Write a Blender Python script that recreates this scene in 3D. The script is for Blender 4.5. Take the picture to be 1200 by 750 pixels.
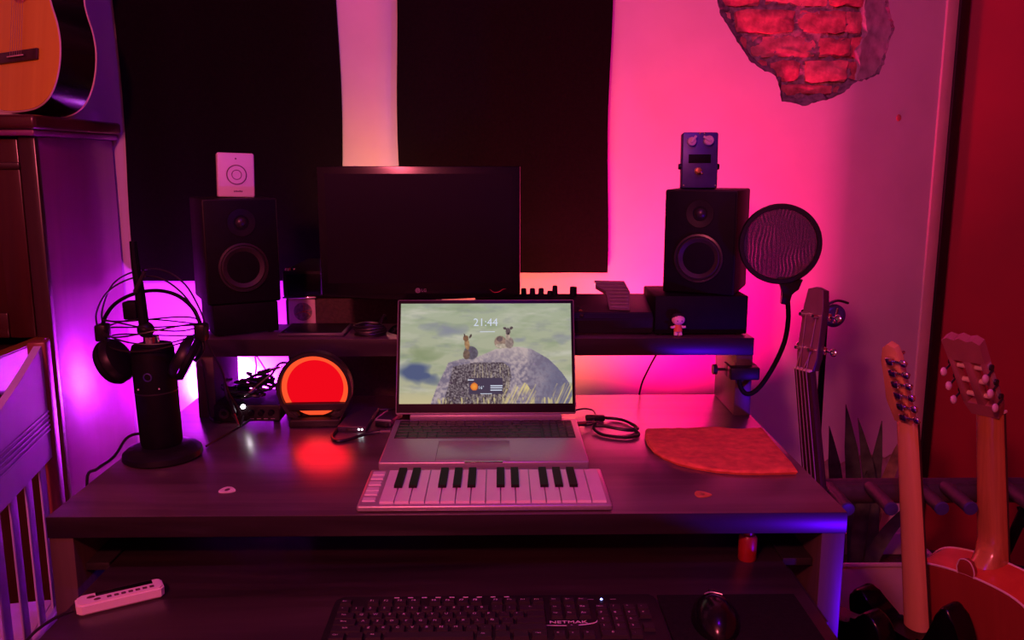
import bpy, bmesh, math, random
from mathutils import Vector, Matrix, noise
random.seed(7)
R = math.radians
scene = bpy.context.scene
for o in list(bpy.data.objects): bpy.data.objects.remove(o)
C = scene.collection

# ------------------------------------------------------------------ camera, world, lights, exposure
cam = bpy.data.cameras.new('camera'); cam.sensor_width = 36; cam.lens = 30.6; cam.clip_start = .02
co = bpy.data.objects.new('camera', cam); C.objects.link(co)
co.location = (0, 0, 1.27); co.rotation_euler = (R(90 - 10.34), 0, R(-.9)); scene.camera = co
scene.view_settings.view_transform = 'Standard'; scene.view_settings.look = 'None'
scene.view_settings.gamma = 1; scene.view_settings.exposure = 0; scene.view_settings.use_curve_mapping = False
w = bpy.data.worlds.new('world'); scene.world = w; w.use_nodes = True
w.node_tree.nodes['Background'].inputs[0].default_value = (.25, .03, .12, 1)
w.node_tree.nodes['Background'].inputs[1].default_value = .02

def light(name, kind, loc, power, color, size=.1, aim=None, sy=None, spread=180, parent=None):
    l = bpy.data.lights.new(name, kind); l.energy = power; l.color = color
    if kind == 'AREA':
        l.size = size
        if sy: l.shape = 'RECTANGLE'; l.size_y = sy
        l.spread = R(spread)
    else: l.shadow_soft_size = size
    o = bpy.data.objects.new(name, l); C.objects.link(o); o.location = loc
    if aim: o.rotation_euler = (Vector(aim) - Vector(loc)).to_track_quat('-Z', 'Y').to_euler()
    if parent: o.parent = parent
    return o
light('ceiling_bulb', 'POINT', (-.62, -.6, 2.1), 120, (1, .125, .20), .09)           # the room's red tuned bulb
light('violet_fill', 'POINT', (.2, .5, 2.45), 18, (.22, .0, 1), .08)                   # unseen violet fill added near the ceiling
bl = light('blue_lamp', 'SPOT', (1.0, .75, .40), 30, (.10, .0, 1), .05, (.30, 1.23, .70))   # blue lamp low beside the viewer
bl.data.spot_size = R(76); bl.data.spot_blend = .6

# ------------------------------------------------------------------ materials
def newmat(name):
    m = bpy.data.materials.new(name); m.use_nodes = True
    nt = m.node_tree; return m, nt, nt.nodes['Principled BSDF']
def setin(b, **k):
    for n, v in k.items():
        n = n.replace('_', ' ')
        if n in b.inputs: b.inputs[n].default_value = v
def c4(c): return (c[0], c[1], c[2], 1)
def mat(name, col, rough=.5, metal=0, var=.12, scale=40, bump=.05, emit=None, es=0, coat=0, spec=.5):
    m, nt, b = newmat(name)
    setin(b, Roughness=rough, Metallic=metal, Coat_Weight=coat, Specular_IOR_Level=spec)
    tc = nt.nodes.new('ShaderNodeTexCoord'); n = nt.nodes.new('ShaderNodeTexNoise')
    n.inputs['Scale'].default_value = scale; n.inputs['Detail'].default_value = 4
    nt.links.new(tc.outputs['Object'], n.inputs['Vector'])
    r = nt.nodes.new('ShaderNodeValToRGB')
    r.color_ramp.elements[0].position = .3; r.color_ramp.elements[1].position = .7
    r.color_ramp.elements[0].color = c4([v * (1 - var) for v in col]); r.color_ramp.elements[1].color = c4([min(1, v * (1 + var)) for v in col])
    nt.links.new(n.outputs['Fac'], r.inputs['Fac']); nt.links.new(r.outputs['Color'], b.inputs['Base Color'])
    if bump:
        bp = nt.nodes.new('ShaderNodeBump'); bp.inputs['Strength'].default_value = bump; bp.inputs['Distance'].default_value = .002
        nt.links.new(n.outputs['Fac'], bp.inputs['Height']); nt.links.new(bp.outputs['Normal'], b.inputs['Normal'])
    if emit:
        b.inputs['Emission Color'].default_value = c4(emit); b.inputs['Emission Strength'].default_value = es
    return m
def wood(name, c1, c2, rough=.4, axis=0, scale=14, stretch=14, coat=0, bump=.06, spec=.5):
    m, nt, b = newmat(name); setin(b, Roughness=rough, Coat_Weight=coat, Coat_Roughness=.16, Specular_IOR_Level=spec)
    tc = nt.nodes.new('ShaderNodeTexCoord'); mp = nt.nodes.new('ShaderNodeMapping')
    s = [scale] * 3; s[axis] = scale / stretch; mp.inputs['Scale'].default_value = s
    n = nt.nodes.new('ShaderNodeTexNoise'); n.inputs['Scale'].default_value = 1; n.inputs['Detail'].default_value = 7; n.inputs['Roughness'].default_value = .65
    n.inputs['Distortion'].default_value = .6
    r = nt.nodes.new('ShaderNodeValToRGB'); r.color_ramp.elements[0].position = .32; r.color_ramp.elements[1].position = .7
    r.color_ramp.elements[0].color = c4(c1); r.color_ramp.elements[1].color = c4(c2)
    nt.links.new(tc.outputs['Object'], mp.inputs['Vector']); nt.links.new(mp.outputs['Vector'], n.inputs['Vector'])
    nt.links.new(n.outputs['Fac'], r.inputs['Fac']); nt.links.new(r.outputs['Color'], b.inputs['Base Color'])
    bp = nt.nodes.new('ShaderNodeBump'); bp.inputs['Strength'].default_value = bump; bp.inputs['Distance'].default_value = .002
    nt.links.new(n.outputs['Fac'], bp.inputs['Height']); nt.links.new(bp.outputs['Normal'], b.inputs['Normal'])
    return m
M = {}
M['plaster'] = mat('plaster', (.74, .72, .70), .85, 0, .05, 6, .25)
M['plaster_edge'] = mat('plaster_edge', (.20, .17, .18), .95, 0, .5, 60, 1)
M['undercoat'] = mat('undercoat', (.48, .40, .40), .95, 0, .3, 35, 1)
M['mortar'] = mat('mortar', (.30, .22, .21), .95, 0, .45, 70, 1)
M['brick'] = mat('brick', (.58, .15, .15), .9, 0, .42, 45, 1)
M['brick_pale'] = mat('brick_pale', (.62, .22, .20), .9, 0, .42, 38, 1)
M['cream'] = mat('cream_paint', (.75, .60, .48), .6, 0, .06, 12, .1)
M['darkpost'] = mat('dark_post', (.012, .009, .009), .5, 0, .2)
M['redwall'] = mat('red_wall', (.36, .008, .02), .6, 0, .12, 3, .1)
M['whitewall'] = mat('white_wall', (.32, .26, .27), .85, 0, .05, 6, .1)
M['floor'] = wood('floor_wood', (.06, .03, .02), (.14, .07, .05), .45, 1, 8, 8)
for nm, c1, c2, ior in (('desk', (.045, .026, .034), (.165, .102, .125), 1.75), ('desk_tray_shaded', (.012, .007, .008), (.052, .034, .034), 1.5), ('desk_front_shade', (.010, .006, .008), (.030, .019, .026), 1.45)):  # tray and front strips: darker copies of the desk wood, shade in the colour
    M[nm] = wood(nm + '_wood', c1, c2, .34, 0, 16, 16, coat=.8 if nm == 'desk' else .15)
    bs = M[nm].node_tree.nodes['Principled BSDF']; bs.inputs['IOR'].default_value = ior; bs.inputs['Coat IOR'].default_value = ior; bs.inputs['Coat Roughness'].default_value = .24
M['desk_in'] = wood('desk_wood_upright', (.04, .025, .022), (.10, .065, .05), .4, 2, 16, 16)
M['panel'] = mat('black_fabric', (.008, .005, .006), .95, 0, .15, 140, .15, spec=.05)
M['blackplastic'] = mat('black_plastic', (.008, .007, .009), .4, 0, .15, 60, .03, spec=.3)
M['blackmatte'] = mat('black_matte', (.005, .004, .007), .6, 0, .2, 60, .1, spec=.12)
M['blackgloss'] = mat('black_gloss', (.005, .005, .006), .2, 0, .1, 20, 0)
M['blackwood'] = wood('black_vinyl_wood', (.007, .005, .006), (.015, .011, .013), .5, 2, 20, 10, spec=.2)
M['cone'] = mat('speaker_cone', (.03, .022, .022), .6, 0, .2, 50, .05)
M['conemetal'] = mat('speaker_ring', (.05, .045, .045), .35, .6, .1)
M['screen_off'] = mat('screen_off', (.006, .003, .008), .25, 0, .1, 10, 0, spec=.25)
M['alu'] = mat('aluminium', (.50, .48, .50), .38, .55, .04, 200, .02)
M['alu2'] = mat('aluminium_pad', (.44, .42, .44), .32, .5, .03, 200, .02)
M['key'] = mat('laptop_key', (.018, .014, .016), .5, 0, .1)
M['keywhite'] = mat('piano_key_white', (.80, .74, .72), .3, 0, .03, 30, 0)
M['keyblack'] = mat('piano_key_black', (.006, .005, .005), .55, 0, .1, spec=.2)
M['legend'] = mat('legend_print', (.75, .72, .72), .6, 0, .05)
M['darklegend'] = mat('dark_print', (.10, .03, .05), .6, 0, .1)
M['whiteplastic'] = mat('white_plastic', (.78, .72, .70), .42, 0, .03, 30, .02)
M['greyline'] = mat('grey_plastic', (.16, .09, .12), .5, 0, .05)
M['chrome'] = mat('chrome', (.8, .78, .78), .15, 1, .03)
M['cable'] = mat('black_cable', (.012, .01, .011), .4, 0, .1)
M['cloth'] = mat('orange_cloth', (.78, .16, .09), .9, 0, .18, 60, .5, spec=.15)
M['pickwhite'] = mat('white_pick', (.8, .74, .7), .35, 0, .25, 60, 0)
M['pickorange'] = mat('orange_pick', (.62, .22, .06), .35, 0, .2, 60, 0)
M['pianowood'] = wood('piano_mahogany', (.035, .007, .005), (.08, .02, .011), .28, 2, 9, 9, coat=.3)
M['pianored'] = wood('piano_side_mahogany', (.17, .03, .12), (.24, .045, .17), .32, 2, 7, 10, coat=.2, bump=.03)
M['pianodark'] = wood('piano_dark', (.02, .007, .006), (.05, .015, .012), .3, 2, 9, 9, coat=.3)
M['armwood'] = wood('key_bed_wood', (.20, .10, .008), (.36, .19, .015), .4, 1, 14, 12)
M['chairpaint'] = mat('chair_pale_paint', (.54, .46, .74), .5, 0, .08, 12, .1)
M['chairred'] = wood('chair_red_wood', (.16, .03, .025), (.28, .06, .045), .35, 2, 12, 10)
M['spruce'] = wood('spruce_top', (.88, .52, .035), (.98, .64, .05), .25, 2, 22, 30, coat=.5, bump=.01)
M['guitarblack'] = mat('guitar_black', (.004, .003, .003), .22, 0, .1, 20, 0, spec=.3)
M['rosewood'] = wood('rosewood', (.03, .013, .010), (.075, .035, .025), .4, 2, 24, 12)
M['rosette'] = mat('rosette', (.55, .16, .05), .4, 0, .3, 90)
M['hole'] = mat('sound_hole_dark', (.004, .003, .003), .9, 0, .1)
M['maple'] = wood('maple_neck', (.66, .34, .13), (.84, .48, .20), .25, 2, 26, 25, coat=.4, bump=.01)
M['guitarred'] = wood('orange_red_guitar', (.62, .075, .03), (.78, .13, .045), .22, 2, 12, 14, coat=.5, bump=.02)
M['mahneck'] = wood('mahogany_neck', (.34, .12, .035), (.66, .28, .08), .2, 2, 30, 22, coat=.5, bump=.01)
M['guitarback'] = wood('dark_red_guitar_back', (.26, .03, .02), (.36, .05, .03), .3, 2, 12, 14, coat=.3, bump=.02)
M['headred'] = wood('head_red_wood', (.36, .12, .13), (.46, .16, .17), .35, 2, 20, 14)
M['binding'] = mat('binding', (.80, .62, .50), .35, 0, .05)
M['tunerknob'] = mat('tuner_pearl', (.80, .58, .60), .25, 0, .1)
M['plate'] = mat('tuner_plate', (.70, .62, .60), .3, .6, .1)
M['bassdark'] = wood('bass_dark_wood', (.03, .012, .012), (.07, .03, .026), .35, 2, 20, 14)
M['bassface'] = mat('bass_head_face', (.24, .10, .13), .3, 0, .1)
M['string'] = mat('bronze_string', (.40, .24, .16), .55, .3, .05)
M['foam'] = mat('rack_foam', (.05, .035, .05), .55, 0, .2, 80, .2)
M['planter'] = mat('planter_white', (.62, .56, .58), .45, 0, .05, 20, .03)
M['soil'] = mat('potting_soil', (.04, .025, .02), .95, 0, .5, 80, 1)
M['leafdark'] = mat('snake_leaf', (.06, .10, .045), .5, 0, .6, 26, .1)
M['leafedge'] = mat('snake_leaf_stripe', (.24, .20, .07), .5, 0, .5, 30, .1)
M['amp'] = mat('amp_tolex', (.055, .032, .026), .7, 0, .3, 160, .4)
M['sticker'] = mat('sticker_paper', (.82, .72, .66), .6, 0, .03)
M['stickdark'] = mat('sticker_grey', (.27, .26, .25), .6, 0, .5, 120)
M['stickorange'] = mat('sticker_orange', (.72, .26, .08), .6, 0, .3, 90)
M['pedalblue'] = mat('pedal_blue', (.06, .045, .22), .4, .2, .12, 50)
M['pedalknob'] = mat('pedal_knob', (.62, .48, .44), .4, 0, .15)
M['ped'] = mat('pedal_rubber', (.20, .12, .14), .4, 0, .1, 60)
M['skin'] = mat('doll_skin', (.85, .58, .50), .5, 0, .05)
M['dollorange'] = mat('doll_orange', (.75, .20, .06), .5, 0, .08)
M['dollhair'] = mat('doll_hair', (.02, .016, .018), .5, 0, .1)
M['tablet'] = mat('tablet_grey', (.05, .035, .06), .35, 0, .1)
M['redplastic'] = mat('red_plastic', (.30, .012, .015), .35, 0, .08)
M['redlogo'] = mat('red_sticker', (.85, .10, .08), .4, 0, .05)
M['logogrey'] = mat('logo_grey', (.34, .30, .34), .4, .4, .05)
M['green'] = mat('green_led', (.1, .1, .1), .5, emit=(.8, .95, 1), es=12)
M['ledwhite'] = mat('white_led', (.8, .8, .8), .4, emit=(1, .9, 1), es=14)
M['ledblue'] = mat('blue_led', (.2, .2, .6), .4, emit=(.25, .3, 1), es=8)
M['brass'] = mat('brass', (.55, .36, .14), .3, .8, .1)
M['bronzepad'] = mat('inner_leg', (.30, .14, .06), .5, 0, .15)
M['pad'] = mat('mouse_pad_cloth', (.008, .006, .007), .9, 0, .3, 200, .3, spec=.2)
M['lampbody'] = mat('lamp_black', (.012, .008, .008), .45, 0, .1)

def emis(name, col, st):
    m = bpy.data.materials.new(name); m.use_nodes = True; nt = m.node_tree; nt.nodes.clear()
    o = nt.nodes.new('ShaderNodeOutputMaterial'); e = nt.nodes.new('ShaderNodeEmission')
    e.inputs[0].default_value = c4(col); e.inputs[1].default_value = st; nt.links.new(e.outputs[0], o.inputs[0]); return m
M['lampred'] = emis('lamp_glow_red', (1, .003, .012), .88)
M['lamporange'] = emis('lamp_glow_orange', (1, .085, .025), 1.1)
M['led_purple'] = emis('led_purple', (.55, .03, 1), 6)
M['led_orange'] = emis('led_orange', (1, .28, .08), 6)
M['led_magenta'] = emis('led_magenta', (1, .0, .25), 6)

# ------------------------------------------------------------------ mesh helpers
def nb(): return bmesh.new()
def xform(bm, verts, mtx):
    bmesh.ops.transform(bm, matrix=mtx, verts=verts)
def bx(bm, x0, x1, y0, y1, z0, z1, bevel=0, seg=2, mi=0):
    r = bmesh.ops.create_cube(bm, size=1); vs = r['verts']
    bmesh.ops.scale(bm, vec=(x1 - x0, y1 - y0, z1 - z0), verts=vs)
    bmesh.ops.translate(bm, vec=((x0 + x1) / 2, (y0 + y1) / 2, (z0 + z1) / 2), verts=vs)
    fs = set(f for v in vs for f in v.link_faces)
    for f in fs: f.material_index = mi
    if bevel:
        es = list(set(e for v in vs for e in v.link_edges))
        r = bmesh.ops.bevel(bm, geom=es, offset=bevel, segments=seg, affect='EDGES', profile=.5)
        for f in r['faces']: f.material_index = mi
    return bm
def frame_of(d):
    d = Vector(d).normalized(); a = Vector((0, 0, 1)) if abs(d.z) < .95 else Vector((1, 0, 0))
    u = d.cross(a).normalized(); v = d.cross(u).normalized(); return d, u, v
def cyl(bm, p0, p1, r0, r1=None, n=16, cap=True, mi=0):
    if r1 is None: r1 = r0
    p0 = Vector(p0); p1 = Vector(p1); d, u, v = frame_of(p1 - p0)
    ra = []; rb = []
    for i in range(n):
        a = 2 * math.pi * i / n; k = u * math.cos(a) + v * math.sin(a)
        ra.append(bm.verts.new(p0 + k * r0)); rb.append(bm.verts.new(p1 + k * r1))
    for i in range(n):
        f = bm.faces.new((ra[i], rb[i], rb[(i + 1) % n], ra[(i + 1) % n])); f.material_index = mi
    if cap:
        f = bm.faces.new(ra); f.material_index = mi; f = bm.faces.new(rb[::-1]); f.material_index = mi
    return bm
def crom(pts, n=6, closed=False):
    pts = [Vector(p) for p in pts]; out = []; L = len(pts)
    rng = range(L if closed else L - 1)
    for i in rng:
        g = (lambda k: pts[k % L]) if closed else (lambda k: pts[max(0, min(L - 1, k))])
        a, b, c, d = g(i - 1), g(i), g(i + 1), g(i + 2)
        for j in range(n):
            t = j / n
            out.append(.5 * ((2 * b) + (c - a) * t + (2 * a - 5 * b + 4 * c - d) * t * t + (3 * b - a - 3 * c + d) * t ** 3))
    if not closed: out.append(pts[-1])
    return out
def tube(bm, pts, r, n=8, closed=False, sm=6, mi=0, flat=1):
    P = crom(pts, sm, closed) if sm else [Vector(p) for p in pts]
    rings = []; L = len(P); up = None
    for i, p in enumerate(P):
        t = (P[(i + 1) % L] - P[i - 1]) if closed else (P[min(i + 1, L - 1)] - P[max(i - 1, 0)])
        if t.length < 1e-9: t = Vector((0, 0, 1))
        t.normalize()
        if up is None: _, up, _ = frame_of(t)
        up = (up - t * up.dot(t)); up = up.normalized() if up.length > 1e-6 else frame_of(t)[1]
        v = t.cross(up)
        rr = r(i / max(1, L - 1)) if callable(r) else r
        rings.append([bm.verts.new(p + (up * math.cos(2 * math.pi * k / n) + v * math.sin(2 * math.pi * k / n) * flat) * rr) for k in range(n)])
    for i in range(L if closed else L - 1):
        a, b = rings[i], rings[(i + 1) % L]
        for k in range(n):
            f = bm.faces.new((a[k], a[(k + 1) % n], b[(k + 1) % n], b[k])); f.material_index = mi
    if not closed:
        bm.faces.new(rings[0][::-1]).material_index = mi; bm.faces.new(rings[-1]).material_index = mi
    return bm
def lathe(bm, prof, n=32, mtx=None, mi=0):
    """prof: (radius, height) pairs round local Z"""
    rings = []; new = []
    for r, z in prof:
        if r < 1e-6: v = bm.verts.new((0, 0, z)); rings.append([v]); new.append(v)
        else:
            ring = [bm.verts.new((r * math.cos(2 * math.pi * k / n), r * math.sin(2 * math.pi * k / n), z)) for k in range(n)]
            rings.append(ring); new += ring
    for a, b in zip(rings, rings[1:]):
        if len(a) == 1 and len(b) == 1: continue
        for k in range(n):
            k2 = (k + 1) % n
            if len(a) == 1: f = bm.faces.new((a[0], b[k2], b[k]))
            elif len(b) == 1: f = bm.faces.new((a[k], a[k2], b[0]))
            else: f = bm.faces.new((a[k], a[k2], b[k2], b[k]))
            f.material_index = mi
    if mtx: xform(bm, new, mtx)
    return bm
def prism(bm, outline, y0, y1, mi=0, bevel=0):
    """outline in X,Z, extruded along Y"""
    a = [bm.verts.new((x, y0, z)) for x, z in outline]; b = [bm.verts.new((x, y1, z)) for x, z in outline]
    fs = [bm.faces.new(a), bm.faces.new(b[::-1])]; n = len(a)
    for i in range(n): fs.append(bm.faces.new((a[i], b[i], b[(i + 1) % n], a[(i + 1) % n])))
    for f in fs: f.material_index = mi
    if bevel:
        es = [e for e in fs[0].edges] + [e for e in fs[1].edges]
        bmesh.ops.bevel(bm, geom=es, offset=bevel, segments=2, affect='EDGES', profile=.5)
    return bm
def ball(bm, c, r, sc=(1, 1, 1), u=16, v=10, mi=0):
    m = Matrix.Translation(c) @ Matrix.Diagonal((r * sc[0], r * sc[1], r * sc[2], 1))
    q = bmesh.ops.create_uvsphere(bm, u_segments=u, v_segments=v, radius=1, matrix=m)
    for vv in q['verts']:
        for f in vv.link_faces: f.material_index = mi
    return bm
def obj(name, bm, m, parent=None, loc=(0, 0, 0), rot=(0, 0, 0), smooth=35):
    bmesh.ops.recalc_face_normals(bm, faces=bm.faces)
    me = bpy.data.meshes.new(name); bm.to_mesh(me); bm.free()
    for k in (m if isinstance(m, (list, tuple)) else [m]): me.materials.append(M[k] if isinstance(k, str) else k)
    if smooth:
        me.shade_smooth(); me.set_sharp_from_angle(angle=R(smooth))
    o = bpy.data.objects.new(name, me); C.objects.link(o); o.location = loc; o.rotation_euler = rot
    if parent: o.parent = parent
    return o
def tag(o, label, cat, group=None):
    o['label'] = label; o['category'] = cat
    if group: o['group'] = group
    return o
def thing(name, label, cat, loc=(0, 0, 0), rot=(0, 0, 0), group=None):
    o = bpy.data.objects.new(name, None); C.objects.link(o); o.empty_display_size = .05
    o.location = loc; o.rotation_euler = rot; return tag(o, label, cat, group)
def share(src, parent, loc, rot=(0, 0, 0), sc=(1, 1, 1)):
    o = src.copy(); C.objects.link(o); o.parent = parent; o.location = loc; o.rotation_euler = rot; o.scale = sc; return o
def struct(o): o['kind'] = 'structure'; return o
def textmesh(body, size, ext=0.0, align='CENTER'):
    cu = bpy.data.curves.new('txt', 'FONT'); cu.body = body; cu.size = size; cu.align_x = align; cu.align_y = 'CENTER'; cu.extrude = ext; cu.resolution_u = 2
    o = bpy.data.objects.new('txt', cu); me = bpy.data.meshes.new_from_object(o)
    bpy.data.objects.remove(o); bpy.data.curves.remove(cu); return me
def text(name, body, size, m, parent, loc, rot=(R(90), 0, 0), ext=.0002, sc=(1, 1, 1)):
    me = textmesh(body, size, ext); me.name = name; me.materials.append(M[m])
    o = bpy.data.objects.new(name, me); C.objects.link(o); o.parent = parent; o.location = loc; o.rotation_euler = rot; o.scale = sc; return o
def addtext(bm, body, size, mtx):
    me = textmesh(body, size); me.transform(mtx); bm.from_mesh(me); bpy.data.meshes.remove(me)

# ------------------------------------------------------------------ the room
WA, WR, WS, WY = R(26), .25, .89, 2.45      # the back wall turns away by 26 degrees past x = .89
def wallp(s, z, off=0):
    """point on the back wall: s along it, off towards the room"""
    if s < WS: p = Vector((s, WY, z)); n = Vector((0, -1, 0))
    elif s < WS + WR * WA:
        a = (s - WS) / WR; p = Vector((WS + WR * math.sin(a), WY + WR * (1 - math.cos(a)), z)); n = Vector((math.sin(a), -math.cos(a), 0))
    else:
        t = s - WS - WR * WA; a = WA
        p = Vector((WS + WR * math.sin(a) + t * math.cos(a), WY + WR * (1 - math.cos(a)) + t * math.sin(a), z)); n = Vector((math.sin(a), -math.cos(a), 0))
    return p + n * off
CEIL = 2.6; SEND = 1.385
def rough_loop(poly, step=.008, amp=.004, seed=0):
    out = []; n = len(poly)
    for i in range(n):
        a = Vector((*poly[i], 0)); b = Vector((*poly[(i + 1) % n], 0)); k = max(1, int((b - a).length / step)); nn = (b - a).normalized(); nn = Vector((-nn.y, nn.x, 0))
        for j in range(k):
            p = a.lerp(b, j / k); d = amp * (noise.noise(p * 90 + Vector((seed, 0, 0))) + .6 * noise.noise(p * 230))
            out.append((p.x + nn.x * d, p.y + nn.y * d))
    return out
hole1 = rough_loop([(.59, 1.697), (.598, 1.664), (.63, 1.62), (.66, 1.575), (.685, 1.542), (.714, 1.52), (.76, 1.499), (.771, 1.468), (.78, 1.431), (.813, 1.427), (.847, 1.42), (.879, 1.431), (.919, 1.441), (.957, 1.457), (.984, 1.481), (1.032, 1.494), (1.08, 1.51), (1.098, 1.538), (1.112, 1.597), (1.131, 1.639), (1.106, 1.676), (1.096, 1.71), (1.061, 1.84), (.921, 1.935), (.782, 1.955), (.651, 1.87), (.575, 1.762)])
hole2 = rough_loop([(.93, .385), (1.0, .40), (1.036, .375), (1.129, .39), (1.24, .36), (1.31, .385), (1.345, .30), (1.349, .1), (1.301, .03), (1.125, .031), (.993, .06), (.93, .2)], .012, .012, 5)
bm = nb()
outer = [(-2.6, 0), (SEND, 0), (SEND, CEIL), (-2.6, CEIL)]
edges = []
def loop(bm, pts):
    vs = [bm.verts.new((s, z, 0)) for s, z in pts]
    return vs, [bm.edges.new((vs[i], vs[(i + 1) % len(vs)])) for i in range(len(vs))]
vo, eo = loop(bm, outer); v1, e1 = loop(bm, hole1); v2, e2 = loop(bm, hole2)
bmesh.ops.triangle_fill(bm, edges=eo + e1 + e2, use_beauty=True)
for s in [WS + WR * WA * k / 8 for k in range(9)]:
    bmesh.ops.bisect_plane(bm, geom=bm.verts[:] + bm.edges[:] + bm.faces[:], plane_co=(s, 0, 0), plane_no=(1, 0, 0))
# broken plaster rims: extrude the hole edges inwards
rim = [e for e in bm.edges if e.is_boundary and not (min(v.co.x for v in e.verts) < -2.59 or max(v.co.x for v in e.verts) > SEND - .001 or max(v.co.y for v in e.verts) > CEIL - .001 or min(v.co.y for v in e.verts) < .001)]
r = bmesh.ops.extrude_edge_only(bm, edges=rim)
for v in [g for g in r['geom'] if isinstance(g, bmesh.types.BMVert)]:
    low = v.co.y < .6
    v.co.z = .006 if low else .028
    if not low:
        d = Vector((v.co.x - .86, v.co.y - 1.65, 0)); q = noise.noise(v.co * 60)
        k_ = .13 if d.x < .05 else .05
        v.co.x -= d.x * (k_ + .09 * q); v.co.y -= d.y * (k_ + .08 * q)
for f in [g for g in r['geom'] if isinstance(g, bmesh.types.BMFace)]: f.material_index = 1
for v in bm.verts: v.co = wallp(v.co.x, v.co.y, -v.co.z)
wall = struct(obj('wall_back', bm, ['plaster', 'plaster_edge'], smooth=30))
# behind the holes
bm = nb()
def sheet(bm, s0, s1, z0, z1, off, ns, nz, amp=0, mi=0):
    g = [[bm.verts.new(wallp(s0 + (s1 - s0) * i / ns, z0 + (z1 - z0) * j / nz, off + (amp * (.6 * noise.noise(Vector((i / ns * (s1 - s0) * 40, j / nz * (z1 - z0) * 40, 3))) + .4 * noise.noise(Vector((i / ns * (s1 - s0) * 130, j / nz * (z1 - z0) * 130, 3)))) if amp else 0))) for j in range(nz + 1)] for i in range(ns + 1)]
    for i in range(ns):
        for j in range(nz): bm.faces.new((g[i][j], g[i + 1][j], g[i + 1][j + 1], g[i][j + 1])).material_index = mi
sheet(bm, .55, 1.16, 1.38, 2.0, -.026, 110, 110, .016)
obj('mortar_bed', bm, 'mortar', wall, smooth=60)
bm = nb(); sheet(bm, .9, 1.37, .005, .42, -.007, 60, 50, .004)
obj('undercoat_patch', bm, 'undercoat', wall, smooth=60)
# bricks
def brick_mesh(l, h, seed, m):
    bm = nb(); bx(bm, -l / 2, l / 2, -.012, .012, -h / 2, h / 2)
    bmesh.ops.subdivide_edges(bm, edges=bm.edges[:], cuts=4, use_grid_fill=True)
    for v in bm.verts:
        p = v.co.copy(); e = abs(p.x) / (l / 2) > .9; f = abs(p.z) / (h / 2) > .9
        if p.y < 0:
            v.co.y += .007 * noise.noise(p * 28 + Vector((seed * 3.3, 0, 0))) + .005 * noise.noise(p * 85 + Vector((seed, 2, 0))) + (.004 if e or f else 0)
        v.co.x += .009 * noise.noise(p * 33 + Vector((0, seed, 0))); v.co.z += .008 * noise.noise(p * 37 + Vector((0, 0, seed)))
        if e and f: v.co.x *= .975; v.co.z *= .9
    return bm
rows = [(1.447, 1.481, [.70, .775, .935, 1.04]), (1.481, 1.547, [.66, .745, .839, .973, 1.10]), (1.547, 1.611, [.57, .687, .878, .985, 1.13]), (1.611, 1.68, [.46, .639, .818, .957, 1.03, 1.15]),
        (1.68, 1.748, [.52, .72, .90, 1.04, 1.16]), (1.748, 1.816, [.46, .63, .82, .96, 1.12]), (1.816, 1.884, [.55, .72, .91, 1.05]), (1.884, 1.95, [.64, .82, .96])]
k = 0
for z0, z1, js in rows:
    for a, b in zip(js, js[1:]):
        k += 1; s = (a + b) / 2
        bm = brick_mesh(b - a - random.uniform(.009, .018), z1 - z0 - random.uniform(.008, .014), k, 0)
        p = wallp(s, (z0 + z1) / 2, -.029 + random.uniform(-.003, .004)); q = wallp(s + .01, 0) - wallp(s - .01, 0)
        o = obj('brick', bm, 'brick' if k % 3 else 'brick_pale', wall, p, (0, random.uniform(-.02, .02), math.atan2(q.y, q.x)), smooth=50)
# crumbling render coat at the right of the bricks
bm = nb()
pl = rough_loop([(1.02, 1.40), (1.0, 1.47), (1.015, 1.53), (.995, 1.57), (1.03, 1.62), (1.01, 1.68), (1.03, 1.75), (1.06, 1.86), (1.2, 1.86), (1.2, 1.40)], .012, .008, 9)
vs, es = loop(bm, pl); bmesh.ops.triangle_fill(bm, edges=es, use_beauty=True)
bmesh.ops.subdivide_edges(bm, edges=bm.edges[:], cuts=1)
r = bmesh.ops.extrude_edge_only(bm, edges=[e for e in bm.edges if e.is_boundary])
for v in [g for g in r['geom'] if isinstance(g, bmesh.types.BMVert)]: v.co.z = -.02
for v in bm.verts: v.co = wallp(v.co.x, v.co.y, -.007 + v.co.z + .006 * noise.noise(Vector((v.co.x * 60, v.co.y * 60, 0))))
obj('crumbled_render', bm, 'undercoat', wall, smooth=60)
# small chip and hairline marks
bm = nb(); p = wallp(1.173, 1.393, .0015); lathe(bm, [(0, .002), (.009, .001), (.010, -.002)], 9, Matrix.Translation(p) @ Matrix.Rotation(R(26), 4, 'Z') @ Matrix.Rotation(R(90), 4, 'X'))
obj('wall_stain', bm, 'brick', wall)

bm = nb(); bx(bm, -2.6, 2.4, -2.2, 3.0, -.05, 0); struct(obj('floor', bm, 'floor', smooth=0))
bm = nb(); bx(bm, -2.65, 2.4, -2.25, 3.0, CEIL, CEIL + .05); struct(obj('ceiling', bm, 'whitewall', smooth=0))
bm = nb(); bx(bm, -2.65, -2.6, -2.2, 2.5, 0, CEIL); struct(obj('wall_left', bm, 'whitewall', smooth=0))
bm = nb(); bx(bm, -2.65, 2.4, -2.25, -2.2, 0, CEIL); struct(obj('wall_front', bm, 'whitewall', smooth=0))
bm = nb()
pts = [(1.405, 2.70), (2.3, 2.25), (2.3, -2.2), (2.38, -2.2), (2.38, 2.31), (1.41, 2.78)]
a = [bm.verts.new((x, y, 0)) for x, y in pts]; b = [bm.verts.new((x, y, CEIL)) for x, y in pts]
for i in range(6): bm.faces.new((a[i], a[(i + 1) % 6], b[(i + 1) % 6], b[i]))
struct(obj('wall_right', bm, 'redwall', smooth=0))
p = wallp(SEND, 0); q = wallp(SEND + .04, 0)
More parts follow.
